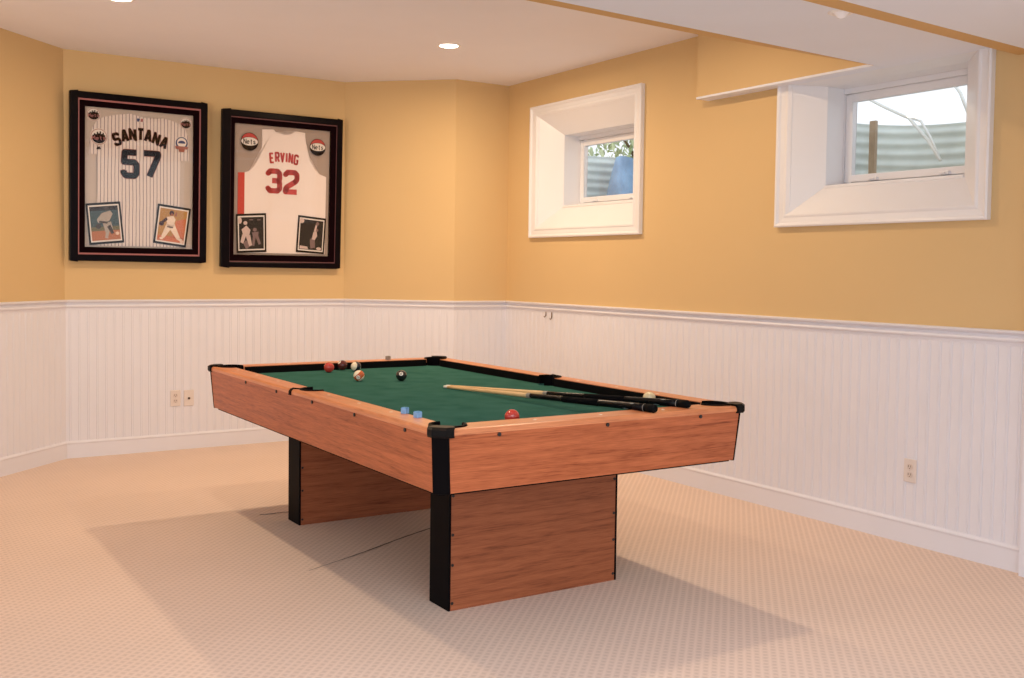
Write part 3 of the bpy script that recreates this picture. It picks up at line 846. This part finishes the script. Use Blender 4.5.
# ------------------------------------------------------------------ cues
M_maple = wood('cue_maple', (.62, .38, .17, 1), (.80, .55, .28, 1), 'x', .3)
M_tip = mat('cue_tip', (.62, .72, .62, 1), .7, .2, var=.05)
M_ferr = mat('ferrule', (.88, .84, .76, 1), .4, .4, var=.01)
M_butt = mat('cue_butt', (.004, .004, .005, 1), .25, .10, coat=.03, var=.2, vscale=30)
M_wrap = mat('cue_wrap', (.005, .005, .006, 1), .8, .03, bump=.5, bscale=300, var=.3, vscale=200)
M_steel = mat('cue_ring', (.30, .27, .23, 1), .5, .3, metal=.1, var=.05)
M_decal = mat('cue_decal', (.22, .26, .26, 1), .4, .4, var=.2, vscale=30)
def cue(tip, butt, label):
    tip, butt = Vector(tip), Vector(butt); Lg = (butt-tip).length
    root = empty('pool_cue', tip); d = (butt-tip).normalized()
    root.rotation_euler = d.to_track_quat('X', 'Z').to_euler()
    tag(root, label, 'pool cue', 'pool cues lying on the table')
    J = Lg*.465
    def rad(s): return .0062+(.0155-.0062)*min(1, s/Lg*1.05)
    def part(name, s0, s1, m, e=0, n=6, par=root):
        bm = new(); tube(bm, [(s0+(s1-s0)*k/n, 0, 0) for k in range(n+1)], [rad(s0+(s1-s0)*k/n)+e for k in range(n+1)], 18)
        return obj(name, bm, m, par, smooth=True)
    part('tip', 0, .010, M_tip, -.0002); part('ferrule', .010, .032, M_ferr)
    part('shaft', .032, J-.016, M_maple, 0, 12)
    part('joint_collar', J-.016, J+.006, M_steel, .0008)
    bt = part('butt', J+.006, Lg-.052, M_butt, 0, 10)
    part('wrap', J+.22, J+.44, M_wrap, .0007, 6, bt)
    part('ring', Lg-.0595, Lg-.0575, M_steel, .0006, 2, bt)
    bm = new(); s0, s1 = Lg-.17, Lg-.07
    for k in range(4):      # pale inlay marks near the end
        bm = new(); a = 2*pi*k/4+.6; r = rad(s0)+.0009; c = s0+(k % 2)*.03
        bm.faces.new([bm.verts.new((s, r*cos(t), r*sin(t))) for s, t in ((c, a), (c+.016, a-.16), (c+.034, a), (c+.016, a+.16))])
        finish('inlay', bm, M_decal, bt)
    bm = new(); r = rad(Lg)
    tube(bm, [(Lg-.052,0,0),(Lg-.012,0,0),(Lg-.003,0,0),(Lg,0,0)], [r+.0005, r+.0008, r*.85, r*.6], 18); obj('bumper', bm, M_blackm, root, smooth=True)
cue((2.470, 4.425, ZBED+.0066), (2.616, 3.020, ZTOP+.0160), 'black-butted pool cue with pale shaft, the nearer of the two, butt on the end rail')
cue((2.493, 4.445, ZBED+.0066), (2.828, 3.062, ZTOP+.0160), 'black-butted pool cue with pale shaft, the one behind, its butt farther right')

# ------------------------------------------------------------------ chalk cubes
M_chalkb = mat('blue_chalk', (.16, .38, .66, 1), .8, .2, var=.2, vscale=60)
M_chalkw = mat('chalk_label', (.26, .46, .74, 1), .6, .3, var=.15, vscale=60)
M_chalkg = mat('grey_chalk', (.30, .28, .26, 1), .8, .2, var=.2, vscale=60)
def chalk(x, y, rz, m, lm, label, group=None, s=.0115):
    root = empty('chalk_cube', (x, y, ZTOP), (0, 0, rz)); tag(root, label, 'chalk', 'chalk cubes on the rails')
    bm = new(); box(bm, -s, s, -s, s, .0, 2*s-.003); obj('paper_label', bm, lm, root, bevel=.0012)
    bm = new()
    prof = [(s*.96, 2*s-.003), (s*.94, 2*s), (s*.6, 2*s-.0008), (0, 2*s-.004)]
    pts = [(-s*.95,-s*.95),(s*.95,-s*.95),(s*.95,s*.95),(-s*.95,s*.95)]
    prism(bm, pts, 2*s-.0031, 2*s, [(p[0]*.9, p[1]*.9) for p in pts]); obj('chalk_top', bm, m, root)
chalk(1.760, 3.452, .5, M_chalkb, M_chalkw, 'light blue chalk cube on the long rail, the farther of the pair')
chalk(1.752, 3.334, .2, M_chalkb, M_chalkw, 'light blue chalk cube on the long rail, closer to the near corner')
chalk(2.712, 5.545, .3, M_chalkg, M_chalkg, 'small grey chalk cube on the far end rail')

# ------------------------------------------------------------------ framed jerseys
M_frame = mat('black_frame', (.004, .002, .003, 1), .3, .07, coat=0, var=.15, vscale=20)
M_matb = mat('black_mat', (.007, .002, .003, 1), .9, .02, var=.02, vscale=20)
M_bead1 = mat('red_bead', (.36, .13, .13, 1), .45, .4, var=.05)
M_bead2 = mat('maroon_bead', (.16, .06, .065, 1), .45, .4, var=.05)
M_back1 = mat('grey_backing', (.55, .47, .42, 1), .9, .1, bump=.1, bscale=200, var=.03)
M_back2 = mat('taupe_backing', (.40, .32, .28, 1), .9, .1, bump=.1, bscale=200, var=.03)
M_navy = mat('navy_letters', (.006, .004, .007, 1), .9, .02, var=.1, vscale=30)
M_orng = mat('orange_edge', (.34, .12, .09, 1), .6, .3, var=.05)
M_red = mat('red_letters', (.50, .055, .055, 1), .6, .3, var=.08, vscale=30)
M_redp = mat('red_panel', (.55, .06, .045, 1), .7, .2, var=.05)
M_wht = mat('white_cloth', (.88, .78, .74, 1), .85, .15, bump=.25, bscale=14, var=.03)
M_blu = mat('patch_blue', (.03, .05, .16, 1), .6, .3, var=.05)
M_pw = mat('patch_white', (.78, .72, .68, 1), .7, .2, var=.02)

def pinstripe():
    m, nt, b, N, L = node_mat('pinstripe_cloth')
    tc = N('TexCoord'); s = N('SeparateXYZ'); L(tc.outputs['Object'], s.inputs['Vector'])
    nz = N('TexNoise'); nz.inputs['Scale'].default_value = 3.5; L(tc.outputs['Object'], nz.inputs['Vector'])
    a = N('Math'); a.operation = 'MULTIPLY_ADD'; a.inputs[1].default_value = .012; L(nz.outputs['Fac'], a.inputs[0]); L(s.outputs['X'], a.inputs[2])
    d = N('Math'); d.operation = 'DIVIDE'; d.inputs[1].default_value = .0235; L(a.outputs[0], d.inputs[0])
    fr = N('Math'); fr.operation = 'FRACT'; L(d.outputs[0], fr.inputs[0])
    lt = N('Math'); lt.operation = 'LESS_THAN'; lt.inputs[1].default_value = .17; L(fr.outputs[0], lt.inputs[0])
    mx = N('Mix'); mx.data_type = 'RGBA'; mx.inputs['A'].default_value = (.74, .66, .63, 1); mx.inputs['B'].default_value = (.16, .12, .16, 1)
    L(lt.outputs[0], mx.inputs['Factor']); L(mx.outputs['Result'], b.inputs['Base Color'])
    b.inputs['Roughness'].default_value = .85
    bp = N('Bump'); bp.inputs['Strength'].default_value = .3; bp.inputs['Distance'].default_value = .01
    n2 = N('TexNoise'); n2.inputs['Scale'].default_value = 12; L(tc.outputs['Object'], n2.inputs['Vector'])
    L(n2.outputs['Fac'], bp.inputs['Height']); L(bp.outputs['Normal'], b.inputs['Normal'])
    return m
M_pin = pinstripe()

YB, YJ, YL, YP, YG, YF = -.010, -.016, -.0185, -.022, -.0275, -.044   # layers toward the room
class Fr:
    def __init__(s, out, label):
        s.cx = (out[0]+out[1])/2; s.z0 = out[2]
        s.root = empty('framed_jersey', (s.cx, A[1]-.016, s.z0), (.034, 0, 0))
        tag(s.root, label, 'framed jersey', 'framed jerseys on the back wall')
    def P(s, p): return (p[0]-s.cx, p[1]-s.z0)
    def ring(s, name, o, i, y0, y1, m, bevel=0):
        bm = new(); x0,x1,z0,z1 = o; a0,a1,b0,b1 = i
        c = s.cx; z = s.z0
        for r in ((x0,a0,z0,z1),(a1,x1,z0,z1),(a0,a1,z0,b0),(a0,a1,b1,z1)):
            box(bm, r[0]-c, r[1]-c, y1, y0, r[2]-z, r[3]-z)
        return obj(name, bm, m, s.root, bevel=bevel)
    def poly(s, name, pts, y, m, parent=None, th=.002):
        bm = new(); slab_xz(bm, [s.P(p) for p in pts], y, y+th)
        bmesh.ops.triangulate(bm, faces=[f for f in bm.faces if len(f.verts) > 4])
        return obj(name, bm, m, parent or s.root)
    def flat(s, name, polys, y, m, parent):
        """several flat patches of one colour in one mesh"""
        bm = new()
        for pl in polys: bm.faces.new([bm.verts.new((s.P(p)[0], y, s.P(p)[1])) for p in pl])
        bmesh.ops.triangulate(bm, faces=[f for f in bm.faces if len(f.verts) > 4])
        return finish(name, bm, m, parent)
    def disc(s, name, c, r, y, m, parent, n=28, sx=1):
        return s.flat(name, [[(c[0]+sx*r*cos(2*pi*k/n), c[1]+r*sin(2*pi*k/n)) for k in range(n)]], y, m, parent)
    def text(s, name, items, y, m, parent, w):
        """items: (glyph, centre, width, height, tilt)"""
        bm = new()
        for g, c, wd, ht, tl in items:
            ctr = s.P(c); ca, sa = cos(tl), sin(tl)
            def f(gx, gy):
                x, z = (gx-2)/4*wd, (gy-3)/6*ht
                return (ctr[0]+x*ca-z*sa, y, ctr[1]+x*sa+z*ca)
            polys = [[((p[0]-2)/4*wd, (p[1]-3)/6*ht) for p in pl] for pl in GL[g]]
            strokes(bm, polys, w, lambda x, z: (ctr[0]+x*ca-z*sa, y, ctr[1]+x*sa+z*ca))
        return finish(name, bm, m, parent)

def emblem(F, c, r, parent):
    """round ball-club patch: pale rim, blue disc, skyline and script"""
    p = F.disc('emblem_patch', c, r, YP, M_pw, parent)
    F.disc('emblem_rim', c, r*.93, YP-.0004, M_orng, p)
    F.disc('emblem_field', c, r*.86, YP-.0008, M_pw, p)
    sky = []
    base = c[1]-.02*r
    hs = (.22,.40,.30,.58,.42,.66,.36,.52,.26)
    for k, h in enumerate(hs):
        x0 = c[0]-.72*r+1.44*r*k/len(hs); x1 = x0+1.44*r/len(hs)
        sky.append([(x0, base), (x1, base), (x1, base+h*r), (x0, base+h*r)])
    low = [(c[0]+.80*r*cos(radians(a)), c[1]-.02*r+.76*r*sin(radians(a))) for a in range(180, 361, 15)]
    sky.append(low)
    F.flat('emblem_skyline', sky, YP-.0012, M_navy, p)
    it = [(g, (c[0]+(k-1.5)*.40*r, c[1]-(.10 if g == 'M' else .14)*r+(k-1.5)*.04*r), .30*r, .44*r, .10) for k, g in enumerate('Mets')]
    F.text('emblem_script', it, YP-.0016, M_bead1, p, .085*r)
    return p

def ball_emblem(F, c, r, parent):
    p = F.disc('ball_patch', c, r, YP, M_navy, parent, 36)
    top = [(c[0]+.94*r*cos(radians(a)), c[1]+.94*r*sin(radians(a))) for a in range(8, 173, 8)]
    top += [(c[0]+.94*r*cos(radians(t)), c[1]+.94*r*.42*sin(radians(t))+.12*r) for t in range(172, 7, -10)]
    F.flat('ball_top', [top], YP-.0004, M_red, p)
    lens = [(c[0]+.95*r*cos(radians(t)), c[1]+.46*r*sin(radians(t))+.02*r) for t in range(0, 360, 12)]
    F.flat('ball_band', [lens], YP-.0008, M_pw, p)
    it = [(g, (c[0]+(k-1.5)*.36*r, c[1]+.02*r), .27*r, (.56 if k in (0, 2) else .50)*r, 0) for k, g in enumerate('Nets')]
    F.text('ball_script', it, YP-.0012, M_navy, p, .085*r)
    return p

def photo(F, quad, parent, border, scene_fn):
    """tilted print: dark mat border, pale print edge, picture"""
    card = F.poly('photo_card', quad, YP, M_frame, parent)
    def uv(u, v):
        (x0,z0),(x1,z1),(x2,z2),(x3,z3) = quad   # TL TR BR BL
        a = (x0+(x1-x0)*u, z0+(z1-z0)*u); b = (x3+(x2-x3)*u, z3+(z2-z3)*u)
        return (b[0]+(a[0]-b[0])*v, b[1]+(a[1]-b[1])*v)
    b = border
    F.flat('print_edge', [[uv(b,b), uv(1-b,b), uv(1-b,1-b), uv(b,1-b)]], YP-.0006, M_pw, card)
    k = b+.035
    scene_fn(lambda pts: [uv(k+(1-2*k)*u, k+(1-2*k)*v) for u, v in pts], card)
    return card
def pm(name, r, g, b): return mat(name, S(r, g, b), .6, .3, var=.06, vscale=40)
def ell(cx, cy, rx, ry, n=14): return [(cx+rx*cos(2*pi*k/n), cy+ry*sin(2*pi*k/n)) for k in range(n)]
def limb(a, b, wa, wb):
    d = hypot(b[0]-a[0], b[1]-a[1]); nx, ny = -(b[1]-a[1])/d, (b[0]-a[0])/d
    return [(a[0]+nx*wa, a[1]+ny*wa), (a[0]-nx*wa, a[1]-ny*wa), (b[0]-nx*wb, b[1]-ny*wb), (b[0]+nx*wb, b[1]+ny*wb)]

# --- baseball jersey
F1 = Fr((1.293, 2.220, 1.356, 2.498), 'framed white pinstriped baseball jersey numbered 57, left of the two frames')
o1 = (1.291, 2.216, 1.356, 2.498); l1 = (1.338, 2.172, 1.400, 2.453); l1b = (1.350, 2.160, 1.412, 2.441); k1 = (1.390, 2.120, 1.452, 2.403)
F1.ring('frame', o1, l1, 0, YF, M_frame, .006); F1.ring('inner_bead', l1, l1b, -.004, YF+.006, M_bead1, .002); F1.ring('mat', l1b, k1, -.006, YF+.014, M_matb)
F1.poly('backing', [(k1[0]-.01,k1[3]+.01),(k1[1]+.01,k1[3]+.01),(k1[1]+.01,k1[2]-.01),(k1[0]-.01,k1[2]-.01)], YB, M_back1, th=.008)
J1 = [(1.696,2.378),(1.731,2.369),(1.775,2.359),(1.828,2.355),(1.870,2.358),(1.904,2.366),(1.960,2.356),(2.020,2.338),(2.060,2.307),(2.085,2.252),(2.090,2.081),(2.031,2.077),(2.026,1.462),(1.473,1.462),(1.470,2.084),(1.416,2.087),(1.426,2.192),(1.441,2.268),(1.467,2.311),(1.512,2.340),(1.598,2.364)]
j = F1.poly('jersey', J1, YJ, M_pin, th=.005)
ctr = [(1.597,2.196,.33),(1.650,2.222,.20),(1.703,2.236,.09),(1.756,2.240,-.02),(1.808,2.234,-.13),(1.863,2.219,-.25),(1.916,2.194,-.36)]
it = [(g, (x, z), .034, .072, t) for g, (x, z, t) in zip('SANTANA', ctr)]
F1.text('name_lettering', it, YL-.0006, M_navy, j, .0172); F1.text('name_outline', it, YL, M_orng, j, .0215)
it = [('5', (1.687, 2.032), .086, .160, 0), ('7', (1.827, 2.034), .096, .160, 0)]
F1.text('number', it, YL-.0006, M_navy, j, .040); F1.text('number_outline', it, YL, M_orng, j, .046)
emblem(F1, (1.446,2.351), .046, F1.root); emblem(F1, (2.066,2.343), .044, F1.root); emblem(F1, (1.480,2.203), .058, j)
p = F1.disc('sleeve_patch', (2.038,2.203), .047, YP, M_pw, j); F1.disc('patch_ring', (2.038,2.203), .043, YP-.0004, M_blu, p); F1.disc('patch_center', (2.038,2.206), .033, YP-.0008, M_pw, p)
F1.flat('patch_arch', [[(2.038+.026*cos(radians(a)), 2.200+.020*sin(radians(a))) for a in range(0, 181, 15)]], YP-.0012, M_blu, p)
F1.flat('patch_ribbon', [[(1.990,2.180),(2.086,2.180),(2.078,2.160),(1.998,2.160)],[(2.016,2.160),(2.060,2.160),(2.056,2.140),(2.020,2.140)]], YP-.0014, M_orng, p)
p = F1.flat('league_tag', [[(1.728,2.352),(1.774,2.352),(1.774,2.326),(1.728,2.326)]], YP, M_pw, j)
F1.flat('tag_blue', [[(1.730,2.350),(1.752,2.350),(1.746,2.328),(1.730,2.328)]], YP-.0004, M_blu, p); F1.flat('tag_red', [[(1.757,2.350),(1.772,2.350),(1.772,2.328),(1.751,2.328)]], YP-.0004, M_bead1, p)
F1.flat('maker_mark', [[(1.463,2.119),(1.476,2.140),(1.481,2.119)],[(1.477,2.131),(1.485,2.140),(1.493,2.119),(1.483,2.119)]], YP, M_navy, j)
def bat_a(q, card):
    F1.flat('picture_backdrop', [q([(0,.34),(1,.34),(1,1),(0,1)])], YP-.0010, pm('pic_teal', 62,82,88), card)
    F1.flat('picture_stand', [q([(0,.88),(1,.88),(1,1),(0,1)])], YP-.0012, pm('pic_dark', 30,20,24), card)
    F1.flat('picture_dirt', [q([(0,0),(1,0),(1,.34),(0,.34)])], YP-.0010, pm('pic_dirt', 176,112,76), card)
    F1.flat('picture_grass', [q([(0,.28),(1,.28),(1,.40),(0,.40)])], YP-.0012, pm('pic_grass', 110,104,74), card)
    g = pm('pic_grey', 172,162,152); d = pm('pic_charcoal', 66,58,56)  # the print's own greys: pale uniform, dark details
    F1.flat('player_uniform', [q(l) for l in ([(.22,.62),(.42,.80),(.72,.86),(.80,.76),(.66,.56),(.46,.50),(.26,.52)], limb((.52,.52),(.56,.22),.10,.07), limb((.56,.24),(.50,.05),.06,.05), limb((.64,.52),(.70,.30),.08,.06))], YP-.0014, g, card)
    F1.flat('player_dark', [q(l) for l in (ell(.26,.42,.10,.08), ell(.60,.92,.09,.06), limb((.62,.42),(.74,.18),.07,.05), [(.30,.58),(.60,.54),(.58,.48),(.30,.52)])], YP-.0016, d, card)
    F1.flat('picture_base', [q(ell(.90,.18,.07,.05))], YP-.0014, pm('pic_pale', 222,196,176), card)
photo(F1, [(1.395,1.746),(1.620,1.771),(1.650,1.488),(1.421,1.464)], F1.root, .055, bat_a)
def bat_b(q, card):
    F1.flat('picture_field', [q([(0,0),(1,0),(1,1),(0,1)])], YP-.0010, pm('pic_field', 178,134,74), card)
    F1.flat('picture_dirt', [q([(.55,.15),(1,.10),(1,.78),(.62,.66)]), q([(0,0),(1,0),(1,.18),(0,.16)])], YP-.0012, pm('pic_clay', 196,112,72), card)
    w = pm('pic_white', 232,212,194); d = pm('pic_maroon', 64,26,30)
    F1.flat('player_uniform', [q(l) for l in ([(.26,.74),(.50,.80),(.60,.70),(.54,.46),(.34,.46),(.28,.60)], limb((.40,.50),(.20,.10),.12,.06), limb((.48,.50),(.80,.12),.12,.06), limb((.22,.08),(.10,.06),.04,.03), limb((.78,.12),(.92,.09),.04,.03))], YP-.0014, w, card)
    F1.flat('player_dark', [q(l) for l in (ell(.43,.88,.09,.08), ell(.10,.52,.09,.07), limb((.28,.70),(.12,.56),.05,.04), [(.32,.46),(.54,.46),(.54,.43),(.32,.43)])], YP-.0016, d, card)
    F1.flat('player_skin', [q(l) for l in (ell(.44,.84,.05,.04), limb((.58,.80),(.60,.92),.04,.03))], YP-.0017, pm('pic_skin', 150,90,66), card)
    F1.flat('picture_base', [q(ell(.92,.05,.07,.05))], YP-.0014, pm('pic_pale', 222,196,176), card)
photo(F1, [(1.877,1.768),(2.107,1.741),(2.072,1.462),(1.845,1.491)], F1.root, .055, bat_b)
bm = new(); box(bm, k1[0]-F1.cx, k1[1]-F1.cx, YG-.002, YG, k1[2]-F1.z0, k1[3]-F1.z0); obj('glass', bm, M_picglass, F1.root)

# --- basketball jersey
o2 = (2.321, 3.261, 1.327, 2.474); l2 = (2.378, 3.219, 1.366, 2.426); l2b = (2.385, 3.212, 1.373, 2.419); k2_ = (2.418, 3.166, 1.420, 2.380)
F2 = Fr(o2, 'framed white basketball jersey numbered 32 in red, right of the two frames')
F2.ring('frame', o2, l2, 0, YF, M_frame, .006); F2.ring('inner_bead', l2, l2b, -.004, YF+.006, M_bead2, .002); F2.ring('mat', l2b, k2_, -.006, YF+.014, M_matb)
F2.poly('backing', [(k2_[0]-.01,k2_[3]+.01),(k2_[1]+.01,k2_[3]+.01),(k2_[1]+.01,k2_[2]-.01),(k2_[0]-.01,k2_[2]-.01)], YB, M_back2, th=.008)
J2 = [(2.628,2.350),(2.714,2.356),(2.734,2.338),(2.770,2.328),(2.806,2.325),(2.842,2.330),(2.868,2.342),(2.888,2.357),(2.963,2.351),(2.966,2.300),(2.985,2.203),(3.008,2.140),(3.040,2.088),(3.085,2.047),(3.140,2.028),(3.138,1.434),(2.500,1.434),(2.499,2.025),(2.534,2.040),(2.570,2.077),(2.596,2.120),(2.612,2.165),(2.626,2.215),(2.631,2.265)]
j = F2.poly('jersey', J2, YJ, M_wht, th=.005)
F2.poly('side_panel', [(2.450,2.023),(2.499,2.025),(2.500,1.434),(2.450,1.434)], YJ, M_redp, j, th=.005)
ctr = [(2.704,2.145,.10),(2.746,2.153,.06),(2.786,2.156,.02),(2.819,2.155,-.02),(2.852,2.152,-.06),(2.894,2.144,-.10)]
it = [(g, (x, z), .024, .066, t) for g, (x, z, t) in zip('ERVING', ctr)]
F2.text('name_lettering', it, YL, M_red, j, .0145)
it = [('3', (2.722, 1.975), .090, .146, 0), ('2', (2.858, 1.973), .090, .146, 0)]
F2.text('number', it, YL, M_red, j, .040)
ball_emblem(F2, (2.531,2.252), .066, F2.root); ball_emblem(F2, (3.064,2.250), .064, F2.root)
def bb_a(q, card):
    F2.flat('picture_dark', [q([(0,0),(1,0),(1,1),(0,1)])], YP-.0010, pm('pic_black', 20,14,18), card)
    w = pm('pic_bwhite', 205,182,176); g = pm('pic_bgrey', 128,104,104)
    F2.flat('player_light', [q(l) for l in (ell(.26,.82,.08,.06), [(.10,.62),(.30,.74),(.46,.60),(.40,.40),(.18,.40)], limb((.20,.44),(.10,.20),.08,.06), limb((.36,.42),(.46,.10),.09,.06), ell(.04,.90,.08,.10))], YP-.0014, w, card)
    F2.flat('player_grey', [q(l) for l in (ell(.64,.60,.08,.06), [(.52,.52),(.80,.54),(.76,.36),(.56,.38)], limb((.62,.40),(.56,.10),.06,.05), limb((.72,.40),(.84,.14),.06,.05), limb((.22,.24),(.36,.04),.08,.10))], YP-.0013, g, card)
    F2.flat('picture_marks', [q([(.42,.93),(.58,.93),(.58,.90),(.42,.90)]), q([(.74,.92),(.88,.92),(.88,.89),(.74,.89)])], YP-.0014, g, card)
photo(F2, [(2.435,1.717),(2.664,1.733),(2.671,1.443),(2.445,1.431)], F2.root, .055, bb_a)
def bb_b(q, card):
    F2.flat('picture_dark', [q([(0,0),(1,0),(1,1),(0,1)])], YP-.0010, pm('pic_black', 20,14,18), card)
    w = pm('pic_bwhite', 205,182,176); g = pm('pic_bgrey', 128,104,104)
    F2.flat('player_light', [q(l) for l in ([(.58,.60),(.72,.64),(.76,.48),(.66,.34),(.54,.36)], limb((.64,.62),(.70,.84),.04,.04), ell(.06,.94,.10,.08))], YP-.0014, w, card)
    F2.flat('player_grey', [q(l) for l in (limb((.56,.38),(.48,.28),.06,.05), limb((.52,.30),(.56,.06),.07,.06), limb((.62,.34),(.66,.08),.05,.04), ell(.74,.68,.06,.05), limb((.70,.84),(.78,.94),.05,.06))], YP-.0013, g, card)
    F2.flat('picture_floor', [q([(.02,.02),(.40,.02),(.36,.10),(.04,.12)]), q(ell(.86,.06,.11,.05))], YP-.0014, w, card)
photo(F2, [(2.918,1.729),(3.143,1.710),(3.130,1.435),(2.903,1.448)], F2.root, .055, bb_b)
bm = new(); box(bm, k2_[0]-F2.cx, k2_[1]-F2.cx, YG-.002, YG, k2_[2]-F2.z0, k2_[3]-F2.z0); obj('glass', bm, M_picglass, F2.root)

# ------------------------------------------------------------------ world: bright overcast daylight
w = bpy.data.worlds.new('daylight'); scene.world = w; w.use_nodes = True
nt = w.node_tree; bg = nt.nodes['Background']
bg.inputs['Color'].default_value = (.90, .95, 1.0, 1); bg.inputs['Strength'].default_value = 1.25

# added unseen fill lamps, standing in for light from the rest of the basement
def softbox(loc, target, sx, sy, e, col, spread=170):
    l = bpy.data.lights.new('fill_light', 'AREA'); l.shape = 'RECTANGLE'; l.spread = radians(spread); l.size = sx; l.size_y = sy; l.energy = e; l.color = col
    o = link('fill_light', l, None, loc); o.rotation_euler = (Vector(target)-Vector(loc)).to_track_quat('-Z', 'Y').to_euler()
softbox((-1.2, -1.6, 1.3), (2.4, 4.5, 1.6), 4.5, 2.0, 11, (.88, .93, 1))
softbox((-1.3, 3.2, 1.5), (2.2, 7.5, 2.65), 1.2, .8, 8.5, (1, .86, .68), 80)
softbox((.4, .2, 1.0), (2.2, 3.0, 2.6), 1.6, 1.2, 15, (.86, .93, 1))
softbox((1.3, 1.3, 2.30), (2.0, 2.4, 0), 2.6, 1.8, 29, (.88, .94, 1), 110)

# ------------------------------------------------------------------ camera
F_PX = 1035.8295; PITCH = -.0443; ROLL = .0133; SH = -22.4388; HC = 1.3268; YAW = .5738
cam = bpy.data.cameras.new('camera'); cam.sensor_fit = 'HORIZONTAL'; cam.sensor_width = 36
cam.lens = F_PX/1024*36; cam.shift_y = SH/1024; cam.clip_start = .05
co = link('camera', cam, None, (0, 0, HC))
fwd = Vector((sin(YAW)*cos(PITCH), cos(YAW)*cos(PITCH), sin(PITCH)))
right = Vector((cos(YAW), -sin(YAW), 0)); up = right.cross(fwd)
cr, sr_ = cos(ROLL), sin(ROLL)
r2 = right*cr - up*sr_*(-1)*(-1); 
# image u' = c*u - s*v (v down): rotate the camera's axes to match
R_ = right*cr + up*sr_; U_ = up*cr - right*sr_
Mx = Matrix((( R_.x, U_.x, -fwd.x), (R_.y, U_.y, -fwd.y), (R_.z, U_.z, -fwd.z)))
co.rotation_euler = Mx.to_euler()
scene.camera = co

scene.view_settings.view_transform = 'Standard'
scene.view_settings.look = 'None'
scene.view_settings.exposure = 0
scene.cycles.max_bounces = 10; scene.cycles.diffuse_bounces = 6; scene.cycles.transparent_max_bounces = 12
scene.cycles.sample_clamp_indirect = 6
